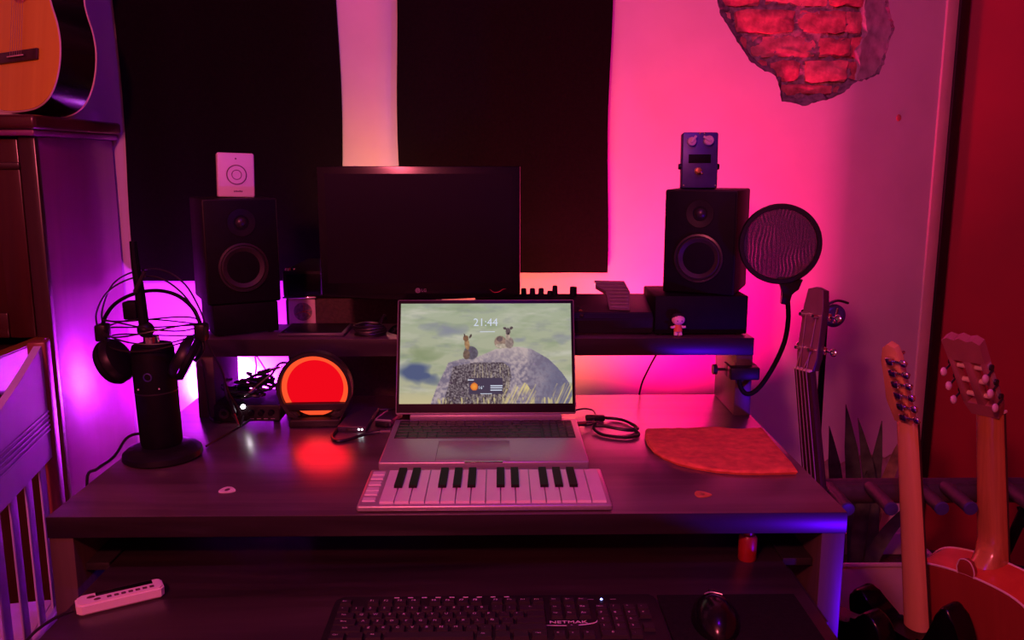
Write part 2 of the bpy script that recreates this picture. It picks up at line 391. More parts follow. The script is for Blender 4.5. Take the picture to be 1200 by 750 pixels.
bm = nb(); bx(bm, 0, .042, -.012, .10, 0, CEIL, .004); struct(obj('trim_1', bm, 'darkpost', None, p, (0, 0, WA)))
p = wallp(SEND - .05, 0)
bm = nb(); bx(bm, 0, .05, -.006, .01, 0, CEIL, .004); struct(obj('trim_2', bm, 'cream', None, p, (0, 0, WA)))

# ------------------------------------------------------------------ desk
D = thing('desk', 'dark grey-brown wooden desk with side panels and a pulled-out keyboard tray', 'desk', (0, 0, 0))
bm = nb(); bx(bm, -.673, .525, 1.23, 1.905, .717, .75, .0015); obj('desktop', bm, 'desk', D)
bm = nb(); bx(bm, -.673, .525, 1.2288, 1.2299, .7172, .7497, .0003); obj('shaded_front', bm, 'desk_front_shade', D)  # added thin strip, shade of the front face put into its colour
bm = nb(); bx(bm, -.673, -.637, 1.232, 1.90, 0, .7168, .0015); obj('side_panel', bm, 'desk_in', D)
bm = nb(); bx(bm, .489, .525, 1.232, 1.90, 0, .7168, .0015); obj('side_panel', bm, 'desk_in', D)
bm = nb(); bx(bm, -.6365, .4885, 1.87, 1.888, .12, .7165, .001); obj('back_panel', bm, 'desk', D)
tr = nb(); bx(tr, -.598, .440, .93, 1.44, .644, .66, .0015); tray = obj('keyboard_tray', tr, 'desk_tray_shaded', D)  # wood darkened for the shade beneath the desktop
for x0, x1 in ((-.6365, -.6), (.442, .4885)):
    bm = nb(); bx(bm, x0, x1, 1.26, 1.7, .650, .662, .001); bx(bm, x0 if x0 > 0 else x1 - .012, (x0 + .012) if x0 > 0 else x1, 1.1, 1.45, .63, .645, .001)
    obj('drawer_slide', bm, 'conemetal', D)
# shelf riser standing on the desk
S = thing('monitor_shelf', 'dark wooden monitor shelf riser standing along the back of the desk', 'shelf', (0, 0, .75))
bm = nb(); bx(bm, -.617, .522, 1.735, 1.905, .129, .165, .0015); obj('shelf_board', bm, 'desk', S)
bm = nb(); bx(bm, -.617, .522, 1.7338, 1.7349, .1293, .1647, .0003); obj('shaded_front', bm, 'desk_front_shade', S)  # shelf front: added strip with its shade painted in as well
bm = nb(); bx(bm, -.617, -.581, 1.737, 1.903, 0, .1288, .001); obj('leg', bm, 'desk_in', S)
bm = nb(); bx(bm, .488, .522, 1.737, 1.903, 0, .1288, .001); obj('leg', bm, 'desk_in', S)
SH = .915

# LED bars fixed to the wall behind the desk, washing the wall upwards
def led_bar(lab, x0, x1, y, z, zones):
    t = thing('led_light_bar', lab, 'light bar', (0, y, z))
    bm = nb(); bx(bm, x0, x1, -.014, .0, -.012, .006, .002); obj('housing', bm, 'blackmatte', t)
    for x in (x0 + .03, x1 - .03):
        bm = nb(); bx(bm, x - .008, x + .008, -.004, WY - y, -.018, -.0125, .001); obj('wall_bracket', bm, 'blackmatte', t)
    for a, b, m, col, pw, aim, sp in zones:
        bm = nb(); bx(bm, a, b, -.010, -.002, .0061, .009, .001); obj('led_segment', bm, m, t)
        lo = light('led_glow', 'AREA', ((a + b) / 2, -.004, .012), pw, col, b - a, None, .012, sp, t)
        lo.rotation_euler = Vector(aim).to_track_quat('-Z', 'Y').to_euler()
led_bar('purple light bar on the wall behind the microphone corner of the desk', -.80, -.68, 2.36, .61, [(-.79, -.69, 'led_purple', (.54, .010, .92), 28.0, (-.14, .9, .15), 172), (-.78, -.72, 'led_purple', (1, .8, 1), 2.6, (-.22, .9, .10), 90)])
led_bar('orange and magenta light bar on the wall behind the laptop', -.14, .58, 2.10, .50, [(.0, .24, 'led_orange', (1, .17, .05), 2.7, (.0, .45, .8), 100), (.34, .57, 'led_magenta', (1, .0, .16), 7.5, (.10, .42, .9), 104)])
led_bar('unseen warm light bar added above the amplifier cabinet behind the monitor', -.45, -.24, 2.26, 1.05, [(-.42, -.27, 'led_orange', (1, .42, .20), .55, (0, .35, .93), 140)])  # added to warm the wall gap between the hangings

# ------------------------------------------------------------------ dark hangings on the wall
def hanging(x0, x1, z0, lab):
    bm = nb(); n = 40; z1 = 2.45
    g = []
    for i in range(n + 1):
        x = x0 + (x1 - x0) * i / n; col = []
        for j in range(25):
            t = j / 24; z = z0 + (z1 - z0) * t
            wv = .003 * math.sin(x * 37) + .004 * noise.noise(Vector((x * 6, z * 3, 2)))
            ex = (.004 * math.sin(z * 9 + x0 * 5)) * (1 if i in (0, n) else .6)
            col.append((x + ex, wv, z))
        g.append(col)
    def face(off):
        return [[bm.verts.new((a, 2.425 + off + y, z)) for a, y, z in col] for col in g]
    A, B = face(0), face(.016)
    for i in range(n):
        for j in range(24):
            bm.faces.new((A[i][j], A[i + 1][j], A[i + 1][j + 1], A[i][j + 1])); bm.faces.new((B[i][j + 1], B[i + 1][j + 1], B[i + 1][j], B[i][j]))
    for j in range(24):
        bm.faces.new((A[0][j], A[0][j + 1], B[0][j + 1], B[0][j])); bm.faces.new((A[n][j + 1], A[n][j], B[n][j], B[n][j + 1]))
    for i in range(n): bm.faces.new((A[i + 1][0], A[i][0], B[i][0], B[i + 1][0])); bm.faces.new((A[i][24], A[i + 1][24], B[i + 1][24], B[i][24]))
    return tag(obj('acoustic_hanging', bm, 'panel', smooth=50), lab, 'wall panel', 'dark wall hangings')
hanging(-1.013, -.428, .941, 'tall black fabric hanging on the wall behind the white gadget and speaker')
hanging(-.27, .303, .962, 'tall black fabric hanging on the wall nearest the magenta glow')

# ------------------------------------------------------------------ amplifier cabinet behind the desk
A = thing('amplifier_cabinet', 'tall dark brown amplifier cabinet with stickers standing behind the desk shelf', 'amplifier', (-.325, 2.15, 0))
bm = nb(); bx(bm, -.175, .175, -.13, .13, 0, .955, .008); obj('cabinet', bm, 'amp', A)
bm = nb(); bx(bm, -.178, .178, -.134, .13, .9555, 1.02, .006); obj('head_unit', bm, 'blackwood', A)
bm = nb(); bx(bm, -.168, .168, -.1365, -.134, .962, 1.012, .001); obj('control_plate', bm, 'screen_off', A)
bm = nb(); bx(bm, -.178, -.10, -.1385, -.1345, .955, .959, .0005); obj('metal_strip', bm, 'chrome', A)
bm = nb(); lathe(bm, [(.008, -.012), (.009, 0), (.007, .007), (0, .009)], 10, Matrix.Translation((-.166, -.122, 1.018))); bx(bm, -.166, -.150, -.126, -.118, 1.017, 1.025, .002); obj('corner_guard', bm, 'chrome', A)
sq = nb(); bx(sq, -.031, .031, -.0008, 0, -.031, .031); st = obj('picture_sticker', sq, 'sticker', A, (-.1355, -.1305, .923))
bm = nb(); lathe(bm, [(0, .0006), (.0215, .0006), (.0215, 0)], 32, Matrix.Rotation(R(90), 4, 'X')); obj('round_print', bm, 'stickdark', st, (.002, -.0009, 0))
bm = nb()
for an in (90, 200, 330, 10):
    d = Vector((math.cos(R(an)), 0, math.sin(R(an)))); tube(bm, [(0, 0, 0), d * .011 + Vector((.003, 0, .002)), d * .021], lambda t: .0045 * (1 - .6 * t), 6, flat=.15)
obj('print_shape', bm, 'stickorange', st, (.002, -.0018, 0))
bm = nb(); prism(bm, [(-.027, -.02), (.025, -.02), (.025, .006), (.019, .0125), (-.02, .0125), (-.027, .008)], -.0012, 0); obj('red_sticker', bm, 'stickorange', A, (-.141, -.1305, .868))

# ------------------------------------------------------------------ loudspeakers
def speaker(loc, rz, lab):
    t = thing('bookshelf_speaker', lab, 'speaker', loc, (0, 0, R(rz)), 'speakers on the shelf')
    wd, d, h = .148, .165, .214
    bm = nb(); bx(bm, -wd / 2, wd / 2, -d / 2, d / 2, 0, h, .004); obj('cabinet', bm, 'blackwood', t)
    bm = nb(); bx(bm, -wd / 2 + .003, wd / 2 - .003, -d / 2 - .004, -d / 2, .003, h - .003, .002); obj('front_baffle', bm, 'blackmatte', t)
    X = Matrix.Translation((0, -d / 2 - .004, .075)) @ Matrix.Rotation(R(90), 4, 'X')
    bm = nb(); lathe(bm, [(.050, 0), (.050, .004), (.046, .005), (.044, .002)], 40, X); wf = obj('woofer', bm, 'conemetal', t)
    bm = nb(); lathe(bm, [(.0445, .002), (.041, .0055), (.037, .003), (.016, -.012)], 40, X); obj('cone', bm, 'cone', wf)
    bm = nb(); lathe(bm, [(.0165, -.012), (.015, -.006), (.009, -.002), (0, -.0005)], 24, X); obj('dust_cap', bm, 'blackgloss', wf)
    X = Matrix.Translation((0, -d / 2 - .004, .166)) @ Matrix.Rotation(R(90), 4, 'X')
    bm = nb(); lathe(bm, [(.028, 0), (.028, .0025), (.015, .0015), (.013, -.002)], 32, X); tw = obj('tweeter', bm, 'blackplastic', t)
    bm = nb(); lathe(bm, [(.0125, -.002), (.009, .003), (.004, .005), (0, .0055)], 24, X); obj('dome', bm, 'conemetal', tw)
    return t
def stand_box(loc, rz, wd, d, h, lab):
    t = thing('speaker_riser', lab, 'speaker stand', loc, (0, 0, R(rz)))
    bm = nb(); bx(bm, -wd / 2, wd / 2, -d / 2, d / 2, .003, h, .003); obj('body', bm, 'blackmatte', t)
    for sx in (-1, 1):
        for sy in (-1, 1):
            bm = nb(); cyl(bm, (sx * (wd / 2 - .015), sy * (d / 2 - .015), 0), (sx * (wd / 2 - .015), sy * (d / 2 - .015), .0031), .007, None, 10); obj('foot', bm, 'blackplastic', t)
    return t
stand_box((-.556, 1.850, SH), 27, .132, .15, .066, 'black box under the speaker that carries the white gadget')
speaker((-.560, 1.855, SH + .0665), 27, 'black bookshelf speaker with the white gadget on top')
stand_box((.418, 1.835, SH), 0, .192, .15, .083, 'wide black box under the speaker beside the pop filter')
speaker((.447, 1.858, SH + .0835), -24, 'black bookshelf speaker with the blue effect pedal on top')

# white gadget on the left speaker
G = thing('white_gadget', 'small white plastic box with a round dial standing on a speaker', 'gadget', (-.546, 1.838, SH + .0665 + .2142), (R(-4), R(2), R(24)))
bm = nb(); bx(bm, -.037, .037, -.011, .011, 0, .091, .004, 3); obj('case', bm, 'whiteplastic', G)
X = Matrix.Rotation(R(90), 4, 'X')
bm = nb(); lathe(bm, [(.0205, 0), (.0205, .001), (.0185, .001), (.0185, 0)], 40, X); obj('dial_ring', bm, 'greyline', G, (.001, -.011, .046))
bm = nb(); lathe(bm, [(.0182, 0), (.0182, .0006), (.0105, .0012), (0, .0012)], 40, X); obj('dial', bm, 'whiteplastic', G, (.001, -.011, .046))
bm = nb(); lathe(bm, [(.0103, 0), (.0103, .0016), (.0088, .0016), (.0088, 0)], 32, X); obj('dial_button_ring', bm, 'greyline', G, (.001, -.0112, .046))
bm = nb(); lathe(bm, [(0, .0008), (.0015, .0008), (.0018, 0)], 10, X); obj('indicator', bm, 'greyline', G, (0, -.011, .079))
bm = nb()
for i in range(5): bx(bm, -.0085 + i * .0036, -.0058 + i * .0036, -.0005, 0, -.0018, .0018 if i % 2 else .0012, .0004, 1)
obj('maker_mark', bm, 'greyline', G, (.003, -.0111, .0125))

# effect pedal on the right speaker
G = thing('effect_pedal', 'blue guitar effect pedal standing upright on a speaker', 'pedal', (.423, 1.855, SH + .0835 + .2142), (R(-5), 0, R(-4)))
bm = nb(); bx(bm, -.037, .037, -.018, .018, 0, .116, .004); obj('enclosure', bm, 'pedalblue', G)
for x, z, r_ in ((-.019, .096, .0095), (.016, .098, .0105)):
    bm = nb(); lathe(bm, [(r_, 0), (r_ * .95, .010), (r_ * .7, .012), (0, .012)], 12, X); kk = obj('knob', bm, 'pedalknob', G, (x, -.018, z))
    bm = nb(); bx(bm, -.0025, .0025, -.016, -.011, -.004, r_ + .004, .001); obj('pointer', bm, 'pedalknob', kk, (0, 0, 0), (0, R(35 if x < 0 else -60), 0))
bm = nb(); bx(bm, -.024, .022, -.0187, -.018, .052, .070, .0005); obj('label_plate', bm, 'blackmatte', G)
bm = nb(); lathe(bm, [(.0075, 0), (.0075, .003), (.0055, .004), (.0055, .011), (0, .012)], 16, X); obj('foot_switch', bm, 'brass', G, (-.004, -.018, .036))
bm = nb(); lathe(bm, [(.003, 0), (.0025, .002), (0, .003)], 10, X); obj('indicator', bm, 'chrome', G, (.004, -.018, .031))
for sx in (-1, 1):
    bm = nb(); cyl(bm, (sx * .037, 0, .046), (sx * .0425, 0, .046), .0065, .006, 14); obj('jack_socket', bm, 'blackplastic', G)
for x, z in ((-.033, .006), (.033, .006), (-.002, .113), (.008, .113)):
    bm = nb(); lathe(bm, [(.0022, 0), (.0018, .001), (0, .0012)], 8, X); obj('screw', bm, 'chrome', G, (x, -.018, z))

# ------------------------------------------------------------------ desktop monitor
G = thing('desktop_monitor', 'wide black computer monitor switched off, standing on the shelf', 'monitor', (-.161, 1.80, SH))
n = 24; ol = [(-.206, .345), (-.206, .085)] + [(-.204 + .408 * i / n, .081 - .0085 * math.sin(math.pi * i / n)) for i in range(n + 1)] + [(.206, .085), (.206, .345)]
bm = nb(); prism(bm, ol, -.012, .018, bevel=.003); obj('bezel', bm, 'blackgloss', G)
bm = nb(); bx(bm, -.190, .190, -.0128, -.0118, .107, .330); scr = obj('screen', bm, 'screen_off', G)
bm = nb(); bx(bm, -.15, .15, .018, .05, .12, .31, .012); obj('back_shell', bm, 'blackplastic', G)
bm = nb(); bx(bm, -.03, .03, .02, .045, .012, .14, .006); obj('neck', bm, 'blackplastic', G)
bm = nb(); lathe(bm, [(0, .012), (.03, .012), (.09, .008), (.1, 0), (0, 0)], 40, Matrix.Diagonal((.74, .6, 1, 1))); obj('foot', bm, 'blackgloss', G, (0, .025, 0))
bm = nb(); lathe(bm, [(.0052, 0), (.0052, .0008), (0, .0008)], 24, X); lg = obj('logo_disc', bm, 'logogrey', G, (-.006, -.0122, .0915))
bm = nb(); lathe(bm, [(.0035, .0009), (.0035, .0013), (.0028, .0013), (.0028, .0009)], 20, X); bx(bm, -.0004, .0004, -.0013, -.0009, -.002, .002); bx(bm, 0, .002, -.0013, -.0009, -.002, -.0014); obj('logo_face', bm, 'blackplastic', lg)
text('logo_letters', 'LG', .009, 'logogrey', G, (.0065, -.0124, .0915))
bm = nb(); tube(bm, [(-.017, 0, .003), (-.008, 0, -.003), (.002, 0, -.002), (.010, 0, .003), (.017, 0, .004)], lambda t: .0035 * math.sin(math.pi * (.12 + .8 * t)), 8, flat=.2); obj('red_swoosh_sticker', bm, 'redlogo', G, (.160, -.0128, .0905))
bm = nb(); tube(bm, [(.05, .04, .09), (.045, .045, .075), (.02, .05, .06), (.0, .05, .05)], .0022, 6); obj('cable', bm, 'cable', G)

# ------------------------------------------------------------------ synthesizer with knobs and the foot controller on it
G = thing('synthesizer', 'black desktop synthesizer with a row of knobs on the shelf behind the laptop', 'synthesizer', (.135, 1.825, SH))
bm = nb()
pr = [(-.06, .004), (-.06, .034), (-.05, .046), (.055, .070), (.062, .068), (.062, .004)]
a = [bm.verts.new((-.185, y, z)) for y, z in pr]; b = [bm.verts.new((.185, y, z)) for y, z in pr]
bm.faces.new(a); bm.faces.new(b[::-1])
for i in range(6): bm.faces.new((a[i], b[i], b[(i + 1) % 6], a[(i + 1) % 6]))
bmesh.ops.bevel(bm, geom=bm.edges[:], offset=.002, segments=2, affect='EDGES'); obj('case', bm, 'blackplastic', G)
for sx in (-1, 1):
    for y in (-.045, .045):
        bm = nb(); cyl(bm, (sx * .17, y, 0), (sx * .17, y, .005), .008, None, 10); obj('foot', bm, 'blackmatte', G)
kn = None
for i, x in enumerate([-.137, -.118, -.099, -.080, -.061, -.042, -.023, -.012]):
    h = .010 if i in (0, 6) else .016
    if kn is None:
        bm = nb(); lathe(bm, [(.0062, 0), (.0056, .013), (.0046, .015), (0, .015)], 14); kn = obj('knob', bm, 'blackmatte', G, (x, .050, .067)); kn.scale = (1, 1, .7)
    else: share(kn, G, (x, .050, .067), sc=(1, 1, 1.45 if i == 7 else h / .015))
bm = nb(); lathe(bm, [(.008, 0), (.0075, .020), (0, .021)], 14); kj = obj('volume_knob', bm, 'blackmatte', G, (.028, .048, .066))
for i in range(3):
    bm = nb(); lathe(bm, [(.004, 0), (.004, .004), (.0022, .005), (0, .003)], 12, Matrix.Rotation(R(75), 4, 'X')); obj('slider_cap', bm, 'conemetal' if i != 1 else 'brass', G, (.037 - .001 * i, -.056 + .020 * i, .042 + .0046 * i))
for i in range(10):
    bm = nb(); bx(bm, -.006, .006, -.0015, 0, -.004, .004, .001); obj('button', bm, 'blackmatte', G, (-.16 + i * .018, -.0597, .02))
G = thing('foot_controller', 'ribbed foot controller pedal lying on the synthesizer beside a speaker', 'pedal', (.247, 1.84, .9655), (R(12), 0, R(-8)))
ol = [(-.040, .050), (-.040, .036), (-.017, .015), (-.008, -.045), (.034, -.045), (.034, .015), (.022, .050)]
def flatprism(bm, ol, z0, z1):
    a = [bm.verts.new((x, y, z0)) for x, y in ol]; b = [bm.verts.new((x, y, z1)) for x, y in ol]
    bm.faces.new(a[::-1]); bm.faces.new(b)
    for i in range(len(a)): bm.faces.new((a[i], a[(i + 1) % len(a)], b[(i + 1) % len(a)], b[i]))
bm = nb(); flatprism(bm, ol, .016, .026); obj('treadle', bm, 'ped', G, rot=(R(18), 0, 0))
for i in range(8):
    y = -.040 + i * .0118; x0 = -.006 - max(0, (y + .03)) * .15 if y < .012 else -.017 - (y - .012) * .85
    bm = nb(); bx(bm, x0, .031 - max(0, y - .012) * .3, y, y + .0075, .0262, .0285, .0008, 1); obj('tread_rib', bm, 'ped', G, rot=(R(18), 0, 0))
bm = nb(); bx(bm, -.010, .030, -.032, .035, .001, .012, .003); obj('base', bm, 'blackplastic', G)

# toy figure in front of the right riser
G = thing('toy_figure', 'tiny toy figure in orange clothes standing on the shelf', 'figurine', (.368, 1.7475, SH), (0, 0, R(4)))
bm = nb(); ball(bm, (0, 0, .036), .0125, (1.1, .95, .92)); obj('head', bm, 'skin', G)
bm = nb(); ball(bm, (0, .0025, .0405), .0125, (1.12, .92, .72)); obj('hair', bm, 'dollhair', G)
for sx in (-1, 1):
    bm = nb(); ball(bm, (sx * .0045, -.0112, .035), .0013, (1.2, .5, .8), 8, 6); obj('eye', bm, 'dollhair', G)
    bm = nb(); tube(bm, [(sx * .006, 0, .022), (sx * .011, -.001, .0205), (sx * .0155, -.002, .021)], lambda t: .003 - .0008 * t, 8); obj('arm', bm, 'skin', G)
    bm = nb(); tube(bm, [(sx * .004, 0, .015), (sx * .0045, -.001, .007), (sx * .005, -.003, .003)], .0042, 8); obj('leg', bm, 'skin', G)
bm = nb(); lathe(bm, [(0, .027), (.006, .026), (.0085, .018), (.009, .012), (0, .011)], 14); obj('clothes', bm, 'dollorange', G)

# tablet and coiled cable on the shelf
G = thing('tablet', 'thin dark tablet lying flat on the shelf next to the speaker', 'tablet', (-.385, 1.815, SH))
bm = nb(); bx(bm, -.068, .068, -.058, .058, 0, .008, .003); obj('body', bm, 'tablet', G)
bm = nb(); bx(bm, -.062, .062, -.052, .052, .0081, .0087); obj('screen', bm, 'screen_off', G)
bm = nb()
for k in range(5):
    tube(bm, [(.030 * math.cos(a) * (1 + .12 * math.sin(3 * a + k)), .022 * math.sin(a), .004 + .0045 * k + .002 * math.sin(2 * a + k)) for a in [2 * math.pi * i / 12 for i in range(12)]], .0028, 6, True, 3)
tube(bm, [(.02, .0, .025), (.028, .015, .04), (.03, .03, .03)], .003, 6)
tag(obj('cable_coil', bm, 'cable', None, (-.266, 1.772, SH - .0008)), 'coiled black cable lying on the shelf under the monitor', 'cable')

# ------------------------------------------------------------------ laptop
G = thing('laptop', 'open silver laptop with an antelope picture on its screen', 'laptop', (-.0255, 1.539, .75))
LW, LD = .359, .250
bm = nb(); bx(bm, -LW / 2, LW / 2, -LD / 2, LD / 2, .002, .017, .003, 3); base = obj('base', bm, 'alu', G)
for sx in (-1, 1):
    for sy in (-1, 1):
        bm = nb(); cyl(bm, (sx * .15, sy * .10, 0), (sx * .15, sy * .10, .0025), .008, None, 10); obj('rubber_foot', bm, 'blackmatte', base)
bm = nb(); bx(bm, -.168, .168, .0035, .113, .0168, .0174, .0003); obj('keyboard_well', bm, 'key', base)
bm = nb(); bx(bm, -.083, .045, -.119, -.012, .0169, .0173, .0002); obj('touchpad', bm, 'alu2', G)
bm = nb(); bx(bm, -.0838, -.083, -.120, -.011, .0168, .01735); obj('touchpad_seam', bm, 'greyline', G)
bm = nb(); bx(bm, -.033, .032, -.1252, -.1205, .0148, .0172, .0004); obj('finger_notch', bm, 'chrome', G)
kmesh = {}
def keycap(par, name, x, y, z, wd, d, h, m, taper=.92):
    k = (name, round(wd, 4), round(d, 4))
    if k not in kmesh:
        bm = nb(); bx(bm, -wd / 2, wd / 2, -d / 2, d / 2, 0, h)
        for v in bm.verts:
            if v.co.z > h / 2: v.co.x *= 1 - (1 - taper) * .016 / max(wd, .016); v.co.y *= taper
        kmesh[k] = obj(name, bm, m, par, (x, y, z), smooth=0)
    else: share(kmesh[k], par, (x, y, z))
u = .336 / 18.4; rowsd = [.0130] + [.0189] * 5
y = .1115; yrow = []
lay = [[1] * 15 + [.2, .8, .8, .8, .8], [1] * 13 + [2, .2, .8, .8, .8, .8], [1.5] + [1] * 12 + [1.5, .2, .8, .8, .8, .8], [1.75] + [1] * 11 + [2.25, .2, .8, .8, .8, .8], [1.3] + [1] * 11 + [2.7, .2, .8, .8, .8, .8], [1.3, 1, 1, 1, 5.2, 1, 1, 1.1, 1.2, 1.2, .2, .8, .8, .8, .8]]
lz = .0174; LEG = nb()
lett = ['', '1234567890', 'QWERTYUIOP', 'ASDFGHJKL', 'ZXCVBNM', '']
for ri, (row, d) in enumerate(zip(lay, rowsd)):
    s = sum(row); f = .334 / s; x = -.167; ci = 0
    for wd in row:
        if wd != .2:
            keycap(base, 'key', x + wd * f / 2, y - d / 2, lz, wd * f - .0022, d - .0022, .0012, 'key')
            if lett[ri] and 1 <= ci <= len(lett[ri]): addtext(LEG, lett[ri][ci - 1], .006, Matrix.Translation((x + wd * f / 2 - .003, y - d / 2 + .002, lz + .0013)))
            elif ri in (0, 5) or ci > len(lett[ri]):
                if wd < 3: bx(LEG, x + wd * f / 2 - .003, x + wd * f / 2 + .003, y - d / 2 - .0006, y - d / 2 + .0006, lz + .0012, lz + .0013)
            ci += 1
        x += wd * f
    y -= d
obj('key_legends', LEG, 'greyline', base, smooth=0)['kind'] = 'stuff'
# lid, leaning back 27 degrees
lid = obj('lid', bx(nb(), -LW / 2 + .001, LW / 2 - .001, -.0035, .0035, 0, .232, .003, 3), ['alu'], G, (0, LD / 2 - .003, .0275), (R(-22), 0, 0))
bm = nb(); bx(bm, -.150, .150, -.005, .005, -.006, .006, .003); obj('hinge', bm, 'alu', G, (0, LD / 2 - .0055, .0225))
bm = nb(); bx(bm, -LW / 2 + .003, LW / 2 - .003, -.0042, -.0034, .003, .230, .0003); obj('bezel', bm, 'blackplastic', lid)
SWW, SHH = .343, .203
NX, NY = 260, 156
def fbm(x, y, o=4):
    v = 0; a = .5
    for _ in range(o): v += a * noise.noise(Vector((x, y, .7))); x *= 2.1; y *= 2.1; a *= .5
    return v
def inpoly(px, py, P):
    c = False; j = len(P) - 1
    for i in range(len(P)):
        if (P[i][1] > py) != (P[j][1] > py) and px < (P[j][0] - P[i][0]) * (py - P[i][1]) / (P[j][1] - P[i][1]) + P[i][0]: c = not c
        j = i
    return c
def mixc(a, b, t): t = max(0, min(1, t)); return [a[i] + (b[i] - a[i]) * t for i in range(3)]
def el(x, y, cx, cy, rx, ry, an=0):
    c, s = math.cos(an), math.sin(an); dx, dy = x - cx, y - cy
    return ((dx * c + dy * s) / rx) ** 2 + ((-dx * s + dy * c) / ry) ** 2
rock = [(205, 700), (250, 580), (325, 430), (420, 405), (520, 395), (640, 345), (790, 330), (880, 345), (990, 405), (1080, 490), (1130, 560), (1150, 620), (1150, 700)]
dark = [(355, 455), (500, 430), (690, 428), (735, 462), (745, 520), (730, 590), (690, 700), (290, 700), (330, 560)]
def picture(u_, v_):
    x = u_ * 1150; y = 50 + v_ * 640
    c = mixc((160, 170, 146), (172, 170, 142), v_)
    c = mixc(c, (138, 152, 122), .8 * max(0, fbm(x / 230, y / 60) * 2.4 + .15))
    c = mixc(c, (188, 188, 172), .8 * max(0, fbm(x / 260 + 9, y / 55 + 4) * 2.6))
    c = mixc(c, (134, 138, 140), .7 * max(0, fbm(x / 120 + 3, y / 40 + 8) * 2 - .15))
    sm = lambda q: q * q * (3 - 2 * q) if 0 < q < 1 else (0 if q <= 0 else 1)
    wx, wy = x, y; x = x + 60 * noise.noise(Vector((x / 90, y / 60, 8))); y = y + 26 * noise.noise(Vector((x / 80, y / 50, 3)))
    if v_ > .12: c = mixc(c, (128, 132, 148), .9 * max(0, 1 - el(x, y, 330, 225, 130, 45)) + .5 * max(0, 1 - el(x, y, 200, 200, 60, 40)) + .5 * max(0, 1 - el(x, y, 1090, 280, 70, 30)) + .6 * max(0, 1 - el(x, y, 790, 285, 50, 25)))
    c = mixc(c, (118, 134, 96), .7 * max(0, 1 - el(x, y, 150, 380, 150, 60)))
    c = mixc(c, (74, 88, 122), 1.3 * max(0, 1 - el(x, y, 90, 490, 130, 75)) + .8 * max(0, 1 - el(x, y, 200, 530, 90, 40)))
    c = mixc(c, (192, 182, 140), max(0, (v_ - .84) * 7) if u_ < .3 else 0)
    x, y = wx, wy
    if inpoly(x, y, rock):
        g = fbm(x / 20, y / 20, 5); h = fbm(x / 90, y / 60)
        c = mixc((112, 104, 124), (172, 156, 160), .45 + g * 1.9 + h)
        if y < 430 and x < 860: c = mixc(c, (196, 178, 172), .55 - (y - 345) / 260)
        if x > 850: c = mixc(c, (92, 94, 122), min(.75, (x - 850) / 330 + g))
        if inpoly(x, y, dark):
            g = fbm(x / 9, y / 9, 3); c = mixc((54, 46, 56), (150, 138, 142), .38 + g * 1.9)
            st = noise.noise(Vector((x / 9, y / 60, 5)))
            if y > 440 and x > 480: c = mixc(c, (180, 165, 140), max(0, st * 1.5))
    # animals lying on the rock
    for (cx, cy, rx, ry, an, col) in ((475, 368, 50, 44, .3, (98, 94, 108)), (445, 380, 24, 32, 0, (120, 98, 86)), (448, 312, 17, 40, -.15, (178, 138, 98)), (440, 275, 20, 20, .4, (140, 102, 76)), (471, 262, 7, 17, .5, (70, 54, 56)), (432, 258, 5, 13, -.2, (82, 62, 60)),
                                      (672, 300, 42, 42, 0, (158, 132, 118)), (690, 325, 55, 16, 0, (198, 182, 164)), (668, 280, 22, 18, 0, (110, 92, 92)), (733, 305, 30, 38, 0, (156, 138, 132)), (722, 260, 16, 30, 0, (190, 170, 155)), (724, 232, 17, 24, 0, (112, 98, 100)), (702, 212, 13, 9, .5, (88, 74, 80)), (746, 210, 13, 9, -.5, (88, 74, 80)), (728, 246, 6, 8, 0, (40, 36, 44))):
        e = el(x, y, cx, cy, rx, ry, an)
        if e < 1: c = mixc(c, mixc(col, [q * .75 for q in col], .5 + 1.5 * fbm(x / 14, y / 14, 2)), min(1, (1 - e) * 6))
    # dry grass
    if y > 520 and x > 680:
        st = noise.noise(Vector(((x + (y - 690) * .55) / 11, y / 160, 1)))
        lim = 560 + 120 * abs(noise.noise(Vector((x / 70, 3, 1))))
        if y > lim and (x < 910 or x > 1020): c = mixc(c, (206, 188, 128), max(0, st * 2.2 + .1))
    if y > 650 and x > 250: c = mixc(c, (196, 180, 128), max(0, noise.noise(Vector((x / 12, y / 50, 2))) * 2))
    if 463 < x < 688 and 527 < y < 632: c = (64, 58, 78)
    e = el(x, y, 497, 583, 25, 25)
    if e < 1: c = mixc((238, 150, 60), (206, 104, 40), e)
    return [((q / 255) / 12.92 if q < 10 else ((q / 255 + .055) / 1.055) ** 2.4) for q in c]
vv = []; ff = []; cols = []
for j in range(NY + 1):
    for i in range(NX + 1):
        vv.append((-SWW / 2 + SWW * i / NX, 0, SHH - SHH * j / NY)); cols.append(picture(i / NX, j / NY))
for j in range(NY):
    for i in range(NX):
        a = j * (NX + 1) + i; ff.append((a, a + NX + 1, a + NX + 2, a + 1))
me = bpy.data.meshes.new('screen'); me.from_pydata(vv, [], ff)
ca = me.color_attributes.new('picture', 'FLOAT_COLOR', 'POINT')
ca.data.foreach_set('color', [q for c in cols for q in (c[0], c[1], c[2], 1)])
m = bpy.data.materials.new('screen_picture'); m.use_nodes = True; nt = m.node_tree; b = nt.nodes['Principled BSDF']
at = nt.nodes.new('ShaderNodeVertexColor'); at.layer_name = 'picture'
setin(b, Roughness=.6, Specular_IOR_Level=.08, Emission_Strength=1.0); b.inputs['Base Color'].default_value = (.01, .01, .01, 1)
nt.links.new(at.outputs['Color'], b.inputs['Emission Color'])
M['clockglow'] = emis('clock_glow', (.62, .66, .80), 1.0)
me.materials.append(m); so = bpy.data.objects.new('screen', me); C.objects.link(so); so.parent = lid; so.location = (0, -.0046, .0205)
text('clock_digits', '21:44', .0225, 'clockglow', so, (-.0005, -.0004, SHH * .805), ext=0)
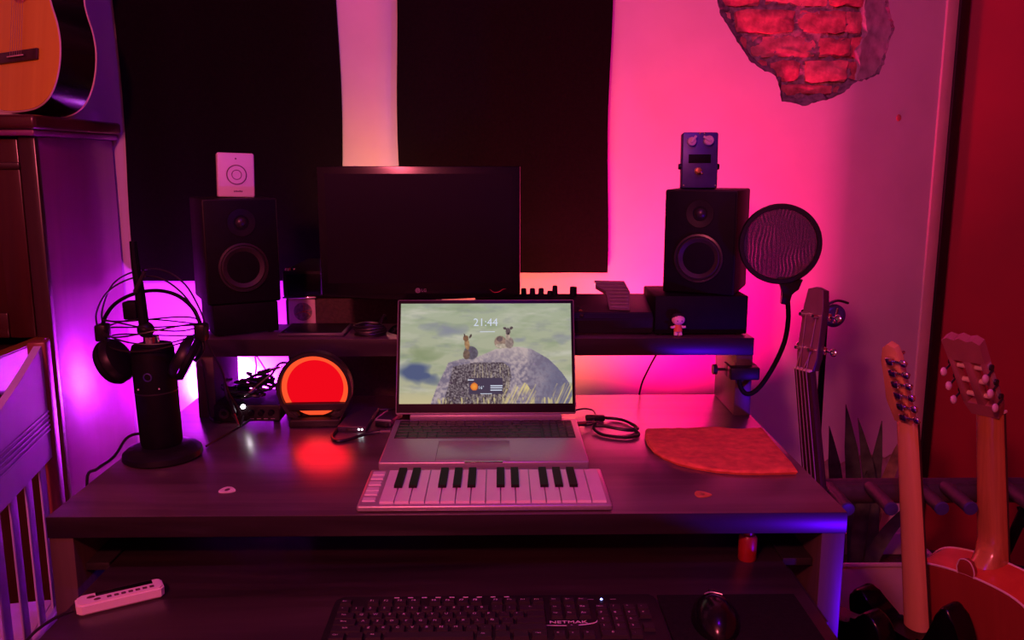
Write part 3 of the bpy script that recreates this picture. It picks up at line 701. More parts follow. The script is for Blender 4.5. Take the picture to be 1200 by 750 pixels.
bm = nb()
for z, wd in ((SHH * .175, .012), (SHH * .155, .0118), (SHH * .132, .0115)): bx(bm, .015 - .006, .015 - .006 + wd * 2, -.0006, -.0004, z - .001, z + .001)
bx(bm, -.036, -.024, -.0006, -.0004, SHH * .228, SHH * .237); bx(bm, -.011, .012, -.0006, -.0004, SHH * .094, SHH * .1)
bx(bm, -.012, .018, -.0006, -.0004, SHH * .71, SHH * .716)
obj('screen_text_lines', bm, 'clockglow', so, smooth=0)['kind'] = 'stuff'
text('temperature', '16°', .009, 'clockglow', so, (-.0095, -.0004, SHH * .156), ext=0)

# ------------------------------------------------------------------ mini piano keyboard
G = thing('mini_keyboard', 'slim white two-octave piano controller in front of the laptop', 'piano keyboard', (-.0215, 1.3145, .75), (0, 0, 0))
bm = nb(); bx(bm, -.1925, .1925, -.079, .079, .002, .012, .0035, 3); obj('body', bm, 'alu', G)
for sx in (-1, 1):
    for sy in (-1, 1):
        bm = nb(); cyl(bm, (sx * .17, sy * .065, 0), (sx * .17, sy * .065, .0025), .007, None, 10); obj('rubber_foot', bm, 'blackmatte', G)
pw = .345 / 15; x0 = -.160
for i in range(15): keycap(G, 'white_key', x0 + pw * (i + .5), -.003, .0117, pw - .0018, .136, .004, 'keywhite', .985)
for o_ in (0, 7):
    for i in (0, 1, 3, 4, 5): keycap(G, 'black_key', x0 + pw * (o_ + i + 1), .0245, .0155, .0128, .082, .0045, 'keyblack', .97)
for z in (.060, .040, .012, -.014, -.032, -.058): keycap(G, 'function_button', -.1765, z * .95, .0117, .0205, .0145, .0022, 'keywhite', .9)

# ------------------------------------------------------------------ microphone and headphones
MX, MY = -.600, 1.497
G = thing('usb_microphone', 'black desktop microphone on a round base at the desk corner', 'microphone', (MX, MY, .75), (0, R(-1.5), 0))
bm = nb(); lathe(bm, [(0, 0), (.064, 0), (.068, .004), (.067, .013), (.060, .019), (.042, .024), (0, .025)], 48); obj('base', bm, 'blackplastic', G)
bm = nb(); lathe(bm, [(0, .024), (.033, .024), (.0355, .030), (.0365, .13), (.0362, .196), (.033, .206), (.022, .209), (0, .209)], 40); body = obj('body', bm, 'blackmatte', G)
bm = nb(); lathe(bm, [(.0368, .122), (.0368, .124), (.0362, .1245), (.0362, .1215)], 40); obj('seam_ring', bm, 'conemetal', body)
bm = nb(); lathe(bm, [(.0075, 0), (.0075, .002), (.0058, .0024), (.0058, 0)], 24, X); obj('mute_button_ring', bm, 'pedalblue', body, (.002, -.0358, .155))
for sx in (-.018, .018):
    bm = nb(); lathe(bm, [(.0016, 0), (.0012, .001), (0, .0012)], 10, X); obj('marker_dot', bm, 'legend', body, (sx, -.0325, .133))
bm = nb(); lathe(bm, [(0, .209), (.014, .209), (.013, .220), (0, .221)], 20); obj('threaded_collar', bm, 'chrome', G)
bm = nb(); ball(bm, (-.008, 0, .232), .0145); obj('ball_joint', bm, 'blackplastic', G)
bm = nb(); tube(bm, [(-.010, 0, .24), (-.011, 0, .27), (-.012, 0, .31), (-.014, 0, .345), (-.014, 0, .386)], lambda t: .0105 - .005 * max(0, t - .35), 10, flat=.8); obj('upright_rod', bm, 'blackmatte', G)
bm = nb(); bx(bm, -.040, -.016, -.012, .012, .252, .283, .003); obj('clamp_block', bm, 'blackmatte', G)
bm = nb(); cyl(bm, (-.014, -.012, .30), (.006, -.014, .335), .0045, .003, 10); obj('clamp_lever', bm, 'conemetal', G)
HP = thing('headphones', 'black studio headphones with thin wire bows draped over the microphone', 'headphones', (MX, MY, .75))
bm = nb(); tube(bm, [(-.090, .005, .228), (-.086, .005, .250), (-.066, .006, .276), (-.034, .012, .293), (.004, .016, .298), (.040, .012, .290), (.068, .006, .268), (.080, .004, .240)], .0058, 10, flat=.55); obj('headband', bm, 'blackmatte', HP)
for dz, dy in ((0, -.008), (.010, .014)):
    bm = nb(); tube(bm, [(-.092, dy, .232), (-.093, dy, .262), (-.070, dy, .300 + dz), (-.030, dy + .01, .322 + dz), (.015, dy + .01, .322 + dz), (.055, dy, .298 + dz), (.078, dy, .262), (.084, dy, .236)], .0016, 6); obj('wire_bow', bm, 'cable', HP)
for sx, cx in ((-1, -.089), (1, .082)):
    bm = nb(); bx(bm, cx - .010, cx + .010, -.012, .014, .212, .242, .004); obj('yoke_block', bm, 'blackplastic', HP)
    bm = nb(); tube(bm, [(cx, .0, .214), (cx + sx * .003, -.008, .196), (cx - sx * .010, -.016, .178)], .0035, 8); obj('yoke_arm', bm, 'blackplastic', HP)
for cx, cz, rx, ry in ((-.064, .180, R(10), R(62)), (.052, .186, R(24), R(-58))):
    X2 = Matrix.Translation((cx, -.012, cz)) @ Matrix.Rotation(rx, 4, 'X') @ Matrix.Rotation(ry, 4, 'Y')
    bm = nb(); lathe(bm, [(0, .014), (.022, .014), (.036, .010), (.040, .003), (.040, -.003), (0, -.004)], 32, X2); cp = obj('ear_cup', bm, 'blackplastic', HP)
    bm = nb(); lathe(bm, [(.040, -.004), (.041, -.010), (.037, -.017), (.027, -.017), (.024, -.008), (.024, -.004)], 32, X2); obj('ear_pad', bm, 'blackmatte', cp)
for k, (z, ry, ph) in enumerate(((.243, .045, 0), (.226, .06, 1), (.212, .05, 2), (.236, .062, 3))):
    bm = nb(); tube(bm, [(.082 * math.cos(a) - .004, ry * math.sin(a) + .005, z + .006 * math.sin(a * 2 + ph) - .004 * math.cos(a + ph)) for a in [2 * math.pi * i / 16 for i in range(16)]], .0014, 6, True, 3); obj('cable_loop', bm, 'cable', HP)
bm = nb(); tube(bm, [(.086, .0, .225), (.098, .002, .19), (.104, .03, .15), (.10, .07, .10), (.098, .13, .05), (.09, .165, .006), (.088, .18, .008), (.087, .198, .016)], .0019, 6); obj('headphone_cable', bm, 'cable', HP)
bm = nb(); tube(bm, [(.055, 1.71, .7525), (-.30, 1.69, .7525)], .002, 6); bm.free()
bm = nb(); tube(bm, [(MX + .05, MY + .045, .7525), (MX + .02, MY + .085, .754), (MX - .045, MY + .065, .772), (MX - .076, MY + .04, .775), (MX - .078, MY - .02, .758), (-.685, MY - .07, .7535), (-.70, MY - .08, .735), (-.705, MY - .06, .60), (-.70, MY, .3)], .0026, 8)
tag(obj('microphone_cable', bm, 'cable'), 'black cable running from behind the microphone over the desk edge', 'cable')
bm = nb(); tube(bm, [(MX + .06, MY + .05, .7525), (-.53, 1.60, .7525), (-.515, 1.66, .7525), (-.50, 1.697, .758)], .002, 6)
tag(obj('interface_cable', bm, 'cable'), 'thin black cable lying between microphone and audio interface', 'cable')

# ------------------------------------------------------------------ audio interface and plugs
G = thing('audio_interface', 'black audio interface box under the shelf with cables piled on it', 'audio interface', (-.508, 1.765, .75))
bm = nb(); bx(bm, -.066, .066, -.065, .065, .003, .037, .002); obj('case', bm, 'blackplastic', G)
for sx in (-1, 1):
    for sy in (-1, 1):
        bm = nb(); cyl(bm, (sx * .055, sy * .05, 0), (sx * .055, sy * .05, .0032), .006, None, 10); obj('foot', bm, 'blackmatte', G)
for x in (-.045, -.02):
    bm = nb(); lathe(bm, [(.0105, 0), (.0105, .003), (.006, .003), (.005, -.001)], 20, X); obj('input_socket', bm, 'conemetal', G, (x, -.065, .02))
for x in (.010, .030, .050):
    bm = nb(); lathe(bm, [(.006, 0), (.0055, .009), (0, .010)], 16, X); obj('knob', bm, 'blackmatte', G, (x, -.065, .022))
bm = nb()
for x in (.006, .02, .034, .048): bx(bm, x, x + .008, -.0654, -.065, .008, .0095)
obj('panel_marks', bm, 'logogrey', G)
bm = nb(); lathe(bm, [(.0045, 0), (.004, .003), (0, .0045)], 12, X); obj('power_light', bm, 'ledwhite', G, (-.006, -.066, .0345))
rnd = random.Random(3)
PX, PY = -.515, 1.752
for k in range(5):
    bm = nb(); cx, cy = PX + rnd.uniform(-.02, .025), PY + rnd.uniform(-.012, .02); r0 = rnd.uniform(.020, .034); ph = rnd.uniform(0, 6)
    pts = []
    for i in range(20):
        a = ph + i * .75; rr = r0 * (1 + .25 * math.sin(i * 1.9 + k)); pts.append((cx + rr * 1.25 * math.cos(a), cy + rr * .8 * math.sin(a), .7925 + .0065 * k + .005 * math.sin(i * 1.3 + k) + .004))
    tube(bm, pts, .0027, 6, sm=4)
    o = tag(obj('tangled_cable', bm, 'cable'), 'one of the black cables tangled on top of the audio interface', 'cable', 'tangled cables on the audio interface')
def plug(p, d, lab):
    t = thing('jack_plug', lab, 'plug', p)
    d = Vector(d).normalized()
    bm = nb(); cyl(bm, (0, 0, 0), d * .028, .0055, .0048, 12); obj('sleeve', bm, 'blackplastic', t)
    bm = nb(); cyl(bm, d * .028, d * .050, .0030, .0028, 10); cyl(bm, d * .050, d * .055, .0026, .001, 10); obj('tip', bm, 'chrome', t)
    bm = nb(); tube(bm, [(0, 0, 0), -d * .015, -d * .03 + Vector((0, .012, .008)), -d * .035 + Vector((.01, .03, .003))], .0026, 6); obj('cable_tail', bm, 'cable', t)
plug((-.538, 1.688, .800), (.25, -.1, -.62), 'jack plug with bare metal tip hanging down in front of the audio interface')
plug((-.475, 1.735, .833), (-.5, -.25, -.40), 'jack plug with metal tip slanting down over the interface light')
plug((-.492, 1.74, .842), (.75, -.1, .25), 'jack plug with metal tip pointing up from the cable pile')
for (a, b_, lab) in (((-.515, 1.80, .8765), (-.505, 1.765, .83), 'thin cord hanging from the shelf into the cable pile'), ((-.52, 1.81, .8765), (-.475, 1.79, .81), 'thin cord hanging slanted behind the cable pile'), ((-.46, 1.87, .8765), (-.42, 1.82, .80), 'thin cord hanging from the shelf beside the round lamp')):
    bm = nb(); a = Vector(a); b_ = Vector(b_); tube(bm, [a, a.lerp(b_, .5) + Vector((.003, 0, -.004)), b_, b_ + Vector((.004, .02, -.03))], .0016, 6); tag(obj('hanging_cord', bm, 'cable'), lab, 'cable')
bm = nb(); tube(bm, [(.40, 1.93, .93), (.395, 1.94, .90), (.345, 1.945, .80), (.325, 1.945, .74), (.31, 1.95, .60)], .0022, 6); tag(obj('hanging_cord', bm, 'cable'), 'thin dark cord hanging slanted behind the desk across the glowing wall', 'cable')
bm = nb(); tube(bm, [(-.60, 1.725, .876), (-.595, 1.72, .84), (-.590, 1.715, .80), (-.585, 1.71, .757), (-.56, 1.695, .7525)], .0022, 6); tag(obj('hanging_cord', bm, 'cable'), 'dark cord running down the front of the shelf leg to the desk', 'cable')

# ------------------------------------------------------------------ round glowing lamp
G = thing('round_lamp', 'round black night lamp glowing red on a small stand', 'lamp', (-.366, 1.69, .75), (0, 0, R(2)))
X = Matrix.Rotation(R(90), 4, 'X'); LC = (0, 0, .076)
bm = nb(); lathe(bm, [(.0665, -.014), (.0665, .014), (.0735, .014), (.0745, .011), (.0745, -.011), (.0735, -.014), (.0665, -.014)], 64, X); obj('ring_frame', bm, 'lampbody', G, LC)
bm = nb(); lathe(bm, [(0, -.009), (.0665, -.009), (.0665, -.013), (0, -.013)], 64, X); obj('back_cover', bm, 'lampbody', G, LC)
def seg(bm, r, z0, z1, y, n=40):
    P = []
    for i in range(n + 1):
        z = z0 + (z1 - z0) * i / n; P.append((math.sqrt(max(0, r * r - z * z)), z))
    v = [bm.verts.new((x, y, z)) for x, z in P] + [bm.verts.new((-x, y, z)) for x, z in reversed(P)]
    bmesh.ops.remove_doubles(bm, verts=v, dist=1e-6)
    v = [q for q in v if q.is_valid]; bm.faces.new(v)
bm = nb(); seg(bm, .058, -.030, .058, .0005); obj('glow_panel', bm, 'lampred', G, LC, smooth=0)
bm = nb()
pa = []; pb = []
for i in range(49):
    z = -.030; a0 = math.asin(-.030 / .066); a = a0 + (math.pi - 2 * a0) * i / 48; a1 = math.asin(-.030 / .056); aa = a1 + (math.pi - 2 * a1) * i / 48
    pa.append(bm.verts.new((.066 * math.cos(a), -.002, .066 * math.sin(a)))); pb.append(bm.verts.new((.056 * math.cos(aa), .000, .056 * math.sin(aa))))
for i in range(48): bm.faces.new((pa[i], pa[i + 1], pb[i + 1], pb[i]))
obj('glow_rim', bm, 'lamporange', G, LC, smooth=0)
bm = nb(); seg(bm, .0575, -.0560, -.0455, -.002); obj('lower_glow', bm, 'lamporange', G, LC, smooth=0)
bm = nb(); bx(bm, -.060, .060, -.013, .005, -.0445, -.0300, .001); obj('ground_strip', bm, 'lampbody', G, LC)
bm = nb()
for sx in (-1, 1): prism(bm, [(sx * .038, -.0455), (sx * .060, -.0445), (sx * .052, -.058), (sx * .030, -.0545)], -.013, 0)
obj('lower_corner', bm, 'lampbody', G, LC, smooth=0)
bm = nb(); bx(bm, -.050, .050, -.026, .026, 0, .0165, .003); obj('stand', bm, 'lampbody', G)
light('lamp_glow', 'AREA', (0, -.016, .082), .10, (1, .01, .02), .11, (0, -1, .05), None, 170, G).data.shape = 'DISK'

# ------------------------------------------------------------------ small things left and right of the laptop
G = thing('power_bank', 'flat dark power bank lying beside the glowing lamp', 'power bank', (-.283, 1.705, .75), (0, 0, R(-3)))
bm = nb(); bx(bm, -.028, .028, -.070, .070, 0, .012, .003); obj('case', bm, 'tablet', G)
for x in (.014, .020):
    bm = nb(); lathe(bm, [(.0016, 0), (.001, .001), (0, .001)], 8, X); obj('charge_light', bm, 'green', G, (x, -.070, .006))
bm = nb(); bx(bm, -.012, .0, -.0705, -.069, .003, .009, .0005); obj('port', bm, 'conemetal', G)
G = thing('card_reader', 'small silver-edged adapter box beside the back of the laptop', 'adapter', (-.222, 1.705, .75), (0, 0, R(-14)))
bm = nb(); bx(bm, -.017, .017, -.035, .035, 0, .014, .003); obj('case', bm, 'tablet', G)
bm = nb(); bx(bm, -.0175, -.0155, -.034, .034, .011, .0148, .0006); bx(bm, -.0165, .0165, -.0355, -.033, .011, .0148, .0006); obj('metal_edge', bm, 'alu', G)
bm = nb(); bx(bm, -.013, .013, -.045, -.0355, .002, .010, .002); obj('plug', bm, 'blackplastic', G)
bm = nb(); tube(bm, [(-.205, 1.603, .763), (-.225, 1.607, .760), (-.255, 1.60, .757), (-.285, 1.578, .7535), (-.305, 1.572, .7535), (-.318, 1.60, .7535), (-.3165, 1.65, .7535), (-.3165, 1.72, .7535)], .0032, 8)
G = tag(obj('laptop_power_cable', bm, 'cable'), 'thick black cable plugged into the laptop beside the power bank', 'cable')
bm = nb(); cyl(bm, (-.206, 1.603, .762), (-.226, 1.607, .760), .0045, .004, 12); obj('plug_tip', bm, 'chrome', G)
bm = nb(); tube(bm, [(-.29, 1.79, .7525), (-.25, 1.782, .7525), (-.22, 1.79, .7525)], .002, 6); tag(obj('thin_cable', bm, 'cable'), 'thin black cable along the desk behind the power bank', 'cable')
G = thing('usb_adapter_cable', 'looped black adapter cable beside the laptop and the orange cloth', 'cable', (0, 0, 0))
bm = nb(); bx(bm, -.020, .020, -.008, .008, 0, .011, .003); obj('adapter', bm, 'blackplastic', G, (.196, 1.705, .7505), (0, 0, R(-3)))
bm = nb(); tube(bm, [(.216, 1.704, .756), (.235, 1.706, .754), (.255, 1.69, .754), (.268, 1.66, .754), (.272, 1.637, .754), (.258, 1.624, .755), (.235, 1.625, .757), (.205, 1.640, .759), (.19, 1.645, .758)], .0032, 8); obj('cable', bm, 'cable', G)
bm = nb(); tube(bm, [(.19, 1.645, .763), (.186, 1.63, .756), (.20, 1.60, .754), (.235, 1.582, .754), (.258, 1.588, .754), (.269, 1.602, .754), (.262, 1.622, .759)], .0030, 8); obj('cable', bm, 'cable', G)
bm = nb(); tube(bm, [(.158, 1.755, .757), (.18, 1.768, .757), (.196, 1.757, .757), (.199, 1.73, .757), (.197, 1.712, .757)], .0018, 6); obj('thin_lead', bm, 'cable', G)
bm = nb(); tube(bm, [(.193, 1.697, .757), (.188, 1.67, .757), (.182, 1.655, .757), (.156, 1.64, .760)], .0018, 6); obj('thin_lead', bm, 'cable', G)
bm = nb(); cyl(bm, (.154, 1.648, .761), (.172, 1.655, .761), .004, .0035, 10); obj('plug_tip', bm, 'chrome', G)

# orange cloth
ol = [(.288, 1.624), (.40, 1.627), (.512, 1.620), (.510, 1.56), (.507, 1.48), (.502, 1.392), (.44, 1.388), (.400, 1.391), (.365, 1.401), (.335, 1.418), (.310, 1.440), (.292, 1.468), (.281, 1.50), (.277, 1.54), (.280, 1.58)]
def pillow(bm, ol, z0, h, amp, sub=5):
    P = []
    for i in range(len(ol)):
        p0 = Vector((*ol[i], 0)); p1 = Vector((*ol[(i + 1) % len(ol)], 0)); k = max(1, int((p1 - p0).length / .012))
        P += [p0.lerp(p1, j / k) for j in range(k)]
    c = sum(P, Vector()) / len(P); rings = []
    prof = [(1, 0), (1.006, h * .35), (1.0, h * .75), (.985, h)] + [(.97 - .97 * i / 14, h) for i in range(1, 14)]
    for s, z in prof:
        r_ = []
        for p in P:
            q = c + (p - c) * s
            zz = z0 + z
            if z >= h: zz += amp * (1.4 * noise.noise(q * 16) + .7 * noise.noise(Vector((q.x * 60, q.y * 12, 1))) + .9 * (abs(noise.noise(Vector((q.x * 9 + q.y * 14, q.y * 5, 4)))) - .3))
            r_.append(bm.verts.new((q.x, q.y, zz)))
        rings.append(r_)
    n = len(P)
    for a, b in zip(rings, rings[1:]):
        for i in range(n): bm.faces.new((a[i], a[(i + 1) % n], b[(i + 1) % n], b[i]))
    bm.faces.new(rings[-1]); bm.faces.new(rings[0][::-1])
    return P
G = thing('folded_cloth', 'folded orange cloth lying flat near the right edge of the desk', 'cloth', (0, 0, .75))
bm = nb(); P = pillow(bm, ol, 0, .010, .0028); obj('cloth_layer', bm, 'cloth', G, smooth=70)
bm = nb(); tube(bm, [(p.x, p.y, .0042) for p in P], .0028, 6, True, 0); obj('hem', bm, 'cloth', G)
# guitar picks
def pick(loc, rz, m, lab):
    bm = nb(); P = crom([(0, -.014, 0), (.011, -.002, 0), (.012, .009, 0), (0, .013, 0), (-.012, .009, 0), (-.011, -.002, 0)], 4, True)
    flatprism(bm, [(p.x, p.y) for p in P], 0, .0012)
    o = obj('guitar_pick', bm, m, None, loc, (0, 0, R(rz))); tag(o, lab, 'guitar pick')
    bm = nb(); lathe(bm, [(0, .0004), (.0042, .0004), (.0046, 0)], 12, Matrix.Diagonal((1.2, .8, 1, 1))); obj('print', bm, 'darklegend' if m == 'pickwhite' else 'brass', o, (0, .001, .0012))
pick((-.435, 1.332, .7502), 70, 'pickwhite', 'white guitar pick lying on the desk near the microphone')
pick((.323, 1.302, .7502), 80, 'pickorange', 'amber guitar pick lying on the desk in front of the orange cloth')

# ------------------------------------------------------------------ pop filter on the shelf leg
G = thing('pop_filter', 'round black pop filter on a bent gooseneck clamped to the shelf leg', 'pop filter', (0, 0, 0))
m, nt, b = newmat('nylon_mesh')
tc = nt.nodes.new('ShaderNodeTexCoord'); wv = nt.nodes.new('ShaderNodeTexWave'); wv.inputs['Scale'].default_value = 45; wv.inputs['Distortion'].default_value = 9; wv.inputs['Detail Scale'].default_value = .55; wv.inputs['Detail'].default_value = .5
nt.links.new(tc.outputs['Object'], wv.inputs['Vector'])
rp = nt.nodes.new('ShaderNodeMapRange'); rp.inputs['From Min'].default_value = .6; rp.inputs['From Max'].default_value = 1; rp.inputs['To Min'].default_value = .86; rp.inputs['To Max'].default_value = .60
nt.links.new(wv.outputs['Fac'], rp.inputs['Value']); nt.links.new(rp.outputs['Result'], b.inputs['Alpha'])
b.inputs['Base Color'].default_value = (.03, .02, .025, 1); b.inputs['Roughness'].default_value = .7
M['nylon'] = m
PR = Matrix.Translation((.553, 1.70, 1.11)) @ Matrix.Rotation(R(-12), 4, 'Z') @ Matrix.Rotation(R(90), 4, 'X')
bm = nb(); lathe(bm, [(.070, -.009), (.077, -.009), (.079, -.005), (.079, .005), (.077, .009), (.070, .009), (.069, .005), (.069, -.005), (.070, -.009)], 56, PR); obj('hoop', bm, 'blackplastic', G)
for zz in (-.004, .004):
    bm = nb(); lathe(bm, [(0, zz), (.035, zz), (.0695, zz)], 48, PR); obj('nylon_mesh', bm, 'nylon', G)
bm = nb(); prism(bm, [(-.022, .030), (.024, .032), (.020, .012), (.008, .0), (.008, -.022), (-.008, -.022), (-.009, 0), (-.018, .016)], -.008, .008, 0, .001); obj('hoop_bracket', bm, 'blackplastic', G, (.572, 1.70, 1.012), (0, R(8), R(-8)))
bm = nb(); tube(bm, [(.575, 1.70, .995), (.578, 1.70, .96), (.574, 1.702, .915), (.560, 1.705, .872), (.540, 1.708, .832), (.522, 1.710, .809), (.506, 1.712, .803), (.494, 1.714, .815), (.488, 1.716, .84)], .0048, 10); obj('gooseneck', bm, 'blackmatte', G)
bm = nb(); bx(bm, .470, .530, 1.708, 1.7355, .832, .858, .003); bx(bm, .523, .531, 1.733, 1.768, .832, .858, .002); bx(bm, .470, .477, 1.733, 1.768, .832, .858, .002); obj('clamp', bm, 'blackplastic', G)
bm = nb(); cyl(bm, (.4872, 1.752, .845), (.452, 1.752, .845), .003, None, 10); obj('clamp_screw', bm, 'conemetal', G)
bm = nb(); lathe(bm, [(0, 0), (.011, 0), (.011, .008), (0, .008)], 10, Matrix.Translation((.452, 1.752, .845)) @ Matrix.Rotation(R(-90), 4, 'Y')); obj('clamp_knob', bm, 'blackplastic', G)

# ------------------------------------------------------------------ things on the keyboard tray
TZ = .66
G = thing('remote_control', 'pale handheld remote with a long dark display lying on the keyboard tray', 'remote', (-.532, 1.140, TZ + .0004), (0, 0, R(30)))
ol = [(-.056, -.010), (-.050, -.016), (.052, -.016), (.057, -.010), (.057, .012), (.052, .017), (-.048, .017), (-.056, .010)]
bm = nb(); flatprism(bm, ol, 0, .016); bmesh.ops.bevel(bm, geom=[e for e in bm.edges if abs(e.verts[0].co.z - e.verts[1].co.z) < 1e-6], offset=.0025, segments=2, affect='EDGES'); obj('case', bm, 'whiteplastic', G)
bm = nb(); bx(bm, -.030, .044, .003, .0135, .0155, .0166, .0004); obj('display', bm, 'blackgloss', G)
bm = nb(); ball(bm, (-.036, .004, .016), .0045, (1.3, .8, .3), 12, 8); obj('power_button', bm, 'darklegend', G)
bm = nb(); ball(bm, (-.029, -.006, .016), .004, (1.2, .8, .3), 12, 8); obj('mode_button', bm, 'darklegend', G)
for i in range(7):
    bm = nb(); bx(bm, -.003, .003, -.0028, .0028, 0, .0012, .0006, 1); obj('button', bm, 'darklegend', G, (-.014 + i * .0092, -.0065, .0158))
bm = nb(); tube(bm, [(-.585, 1.112, .664), (-.60, 1.09, .664), (-.612, 1.05, .66), (-.618, .98, .64), (-.62, .9, .55)], .002, 6); tag(obj('charging_cable', bm, 'cable'), 'thin cable running off the keyboard tray past the remote', 'cable')
G = thing('computer_keyboard', 'full-size black computer keyboard lying on the tray', 'keyboard', (-.005, 1.050, TZ), (0, 0, R(.2)))
bm = nb()
ol = [(-.222, -.078), (.222, -.078), (.222, .068), (.214, .076), (-.210, .076), (-.221, .066)]
flatprism(bm, ol, .002, .015); bmesh.ops.bevel(bm, geom=[e for e in bm.edges], offset=.002, segments=2, affect='EDGES'); obj('case', bm, 'blackplastic', G)
u = .0187; LEG = nb(); XK = -.213
def krow(y, cells, d=.0165):
    x = XK
    for wd, tx in cells:
        if tx is not None:
            keycap(G, 'key', x + wd * u / 2, y, .0148, wd * u - .0025, d - .001, .005, 'key', .84)
            if tx: addtext(LEG, tx, .0062 if len(tx) < 3 else .0042, Matrix.Translation((x + wd * u / 2 - .002, y + .0015, .0199)))
        x += wd * u
F = [(1, 'Esc'), (1, None)] + [(1, 'F%d' % i) for i in range(1, 5)] + [(.5, None)] + [(1, 'F%d' % i) for i in range(5, 9)] + [(.5, None)] + [(1, 'F%d' % i) for i in range(9, 13)] + [(.25, None), (1, 'Prt'), (1, 'Scr'), (1, 'Pau')]
krow(.052, F, .013)
num = lambda a: [(.25, None)] + [(1, t) for t in a]
krow(.032, [(1, 'º')] + [(1, t) for t in "1234567890'¡"] + [(2, '<--')] + num(['Ins', 'Ini', 'Re']) + num(['Num', '/', '*', '-']))
krow(.0155, [(1.5, 'Tab')] + [(1, t) for t in 'QWERTYUIOP`+'] + [(1.5, '')] + num(['Sup', 'Fin', 'Av']) + num(['7', '8', '9', '+']))
krow(-.001, [(1.75, 'Bloq')] + [(1, t) for t in 'ASDFGHJKLÑ´'] + [(2.25, '')] + [(.25, None), (3, None)] + num(['4', '5', '6']))
krow(-.0175, [(2.25, 'Shift')] + [(1, t) for t in 'ZXCVBNM,.-'] + [(2.75, '')] + [(.25, None), (1, None), (1, '^'), (1, None)] + num(['1', '2', '3', '']))
krow(-.034, [(1.25, 'Ctrl'), (1.25, ''), (1.25, 'Alt'), (6.25, ''), (1.25, 'Alt'), (1.25, ''), (1.25, ''), (1.25, 'Ctrl'), (.25, None), (1, '<'), (1, 'v'), (1, '>'), (.25, None), (2, '0'), (1, '.')])
for i in range(9): bx(LEG, -.14 + i * .019, -.133 + i * .019, .0685, .0705, .0151, .0153)
obj('key_legends', LEG, 'legend', G, smooth=0)['kind'] = 'stuff'
text('brand_lettering', 'NETMAK', .011, 'legend', G, (.0955, .0, .0155), (0, 0, 0), sc=(1.15, .8, 1))
bm = nb(); tube(bm, [(.06, -.007, .0155), (.10, -.0085, .0155), (.128, -.003, .0155), (.134, .004, .0155)], lambda t: .0012 * math.sin(math.pi * (.1 + .8 * t)), 6, flat=.3); obj('brand_swoosh', bm, 'legend', G)
bm = nb(); lathe(bm, [(.0018, 0), (.0015, .001), (0, .0012)], 10); obj('indicator_light', bm, 'ledblue', G, (.146, .060, .015))
bm = nb(); bx(bm, .126, .135, .0595, .0608, .015, .0153); bx(bm, .158, .166, .0595, .0608, .015, .0153); obj('indicator_print', bm, 'logogrey', G)
G = thing('mouse_pad', 'thin black cloth mouse pad on the keyboard tray', 'mouse pad', (.322, 1.02, TZ + .0003))
bm = nb(); bx(bm, -.098, .098, -.085, .125, 0, .003, .001); obj('pad', bm, 'pad', G)
G = thing('computer_mouse', 'black computer mouse on the black mouse pad', 'mouse', (.288, 1.068, TZ + .003), (0, 0, R(-4)))
bm = nb(); ball(bm, (0, 0, 0), 1, (.031, .053, .036), 28, 18)
bmesh.ops.bisect_plane(bm, geom=bm.verts[:] + bm.edges[:] + bm.faces[:], plane_co=(0, 0, .002), plane_no=(0, 0, -1), clear_outer=True)
bmesh.ops.holes_fill(bm, edges=[e for e in bm.edges if e.is_boundary]); 
for v in bm.verts: v.co.z -= .002
obj('shell', bm, 'blackgloss', G)
bm = nb(); lathe(bm, [(0, .004), (.008, .004), (.009, .002), (.009, -.002), (.008, -.004), (0, -.004)], 16, Matrix.Translation((0, .030, .024)) @ Matrix.Rotation(R(90), 4, 'Y')); obj('scroll_wheel', bm, 'conemetal', G)
bm = nb(); tube(bm, [(-.012, .018, .0315), (-.002, .022, .0325), (.012, .018, .0315)], .0009, 6); obj('shell_seam', bm, 'alu', G)
G = thing('red_bottle', 'small red bottle standing on the tray under the desk', 'bottle', (.386, 1.262, TZ))
bm = nb(); lathe(bm, [(0, 0), (.013, 0), (.014, .002), (.014, .036), (.011, .041), (0, .041)], 24); obj('body', bm, 'redplastic', G)
bm = nb(); lathe(bm, [(0, .041), (.008, .041), (.0078, .052), (0, .053)], 18); obj('cap', bm, 'redplastic', G)

# ------------------------------------------------------------------ piano, chair
G = thing('upright_piano', 'dark red mahogany upright piano against the left wall', 'piano', (-1.05, 2.435, 0))
# local: x to the left is negative, y towards the room negative
PW = 1.45; YF = -.41
bm = nb(); bx(bm, -.028, 0, YF + .02, 0, .02, 1.325, .003); obj('side_panel', bm, 'pianored', G)
bm = nb(); bx(bm, -PW, -PW + .028, YF + .02, 0, .02, 1.325, .003); obj('side_panel', bm, 'pianored', G)
bm = nb(); bx(bm, -.036, .002, YF, YF + .0195, .02, 1.325, .003); obj('corner_post', bm, 'pianodark', G)
bm = nb(); bx(bm, -PW + .03, -.03, -.02, -.002, .05, 1.32, .002); obj('back_board', bm, 'pianodark', G)
bm = nb(); bx(bm, -PW + .03, -.0365, YF + .012, YF + .03, .86, 1.32, .002); fp = obj('upper_front_panel', bm, 'pianowood', G)
bm = nb(); bx(bm, -.10, -.04, YF + .004, YF + .0118, .86, 1.32, .003); obj('panel_stile', bm, 'pianowood', fp)
for z0, z1 in ((.86, .92), (1.22, 1.25), (1.285, 1.32)):
    bm = nb(); bx(bm, -PW + .03, -.1005, YF + .002, YF + .0118, z0, z1, .004); obj('panel_rail', bm, 'pianowood', fp)
bm = nb(); bx(bm, -PW + .03, -.0365, YF - .004, YF + .0118, 1.252, 1.268, .003); obj('panel_moulding', bm, 'pianodark', fp)
bm = nb(); bx(bm, -PW - .012, .014, YF - .022, .005, 1.326, 1.340, .004); obj('cornice', bm, 'pianored', G)
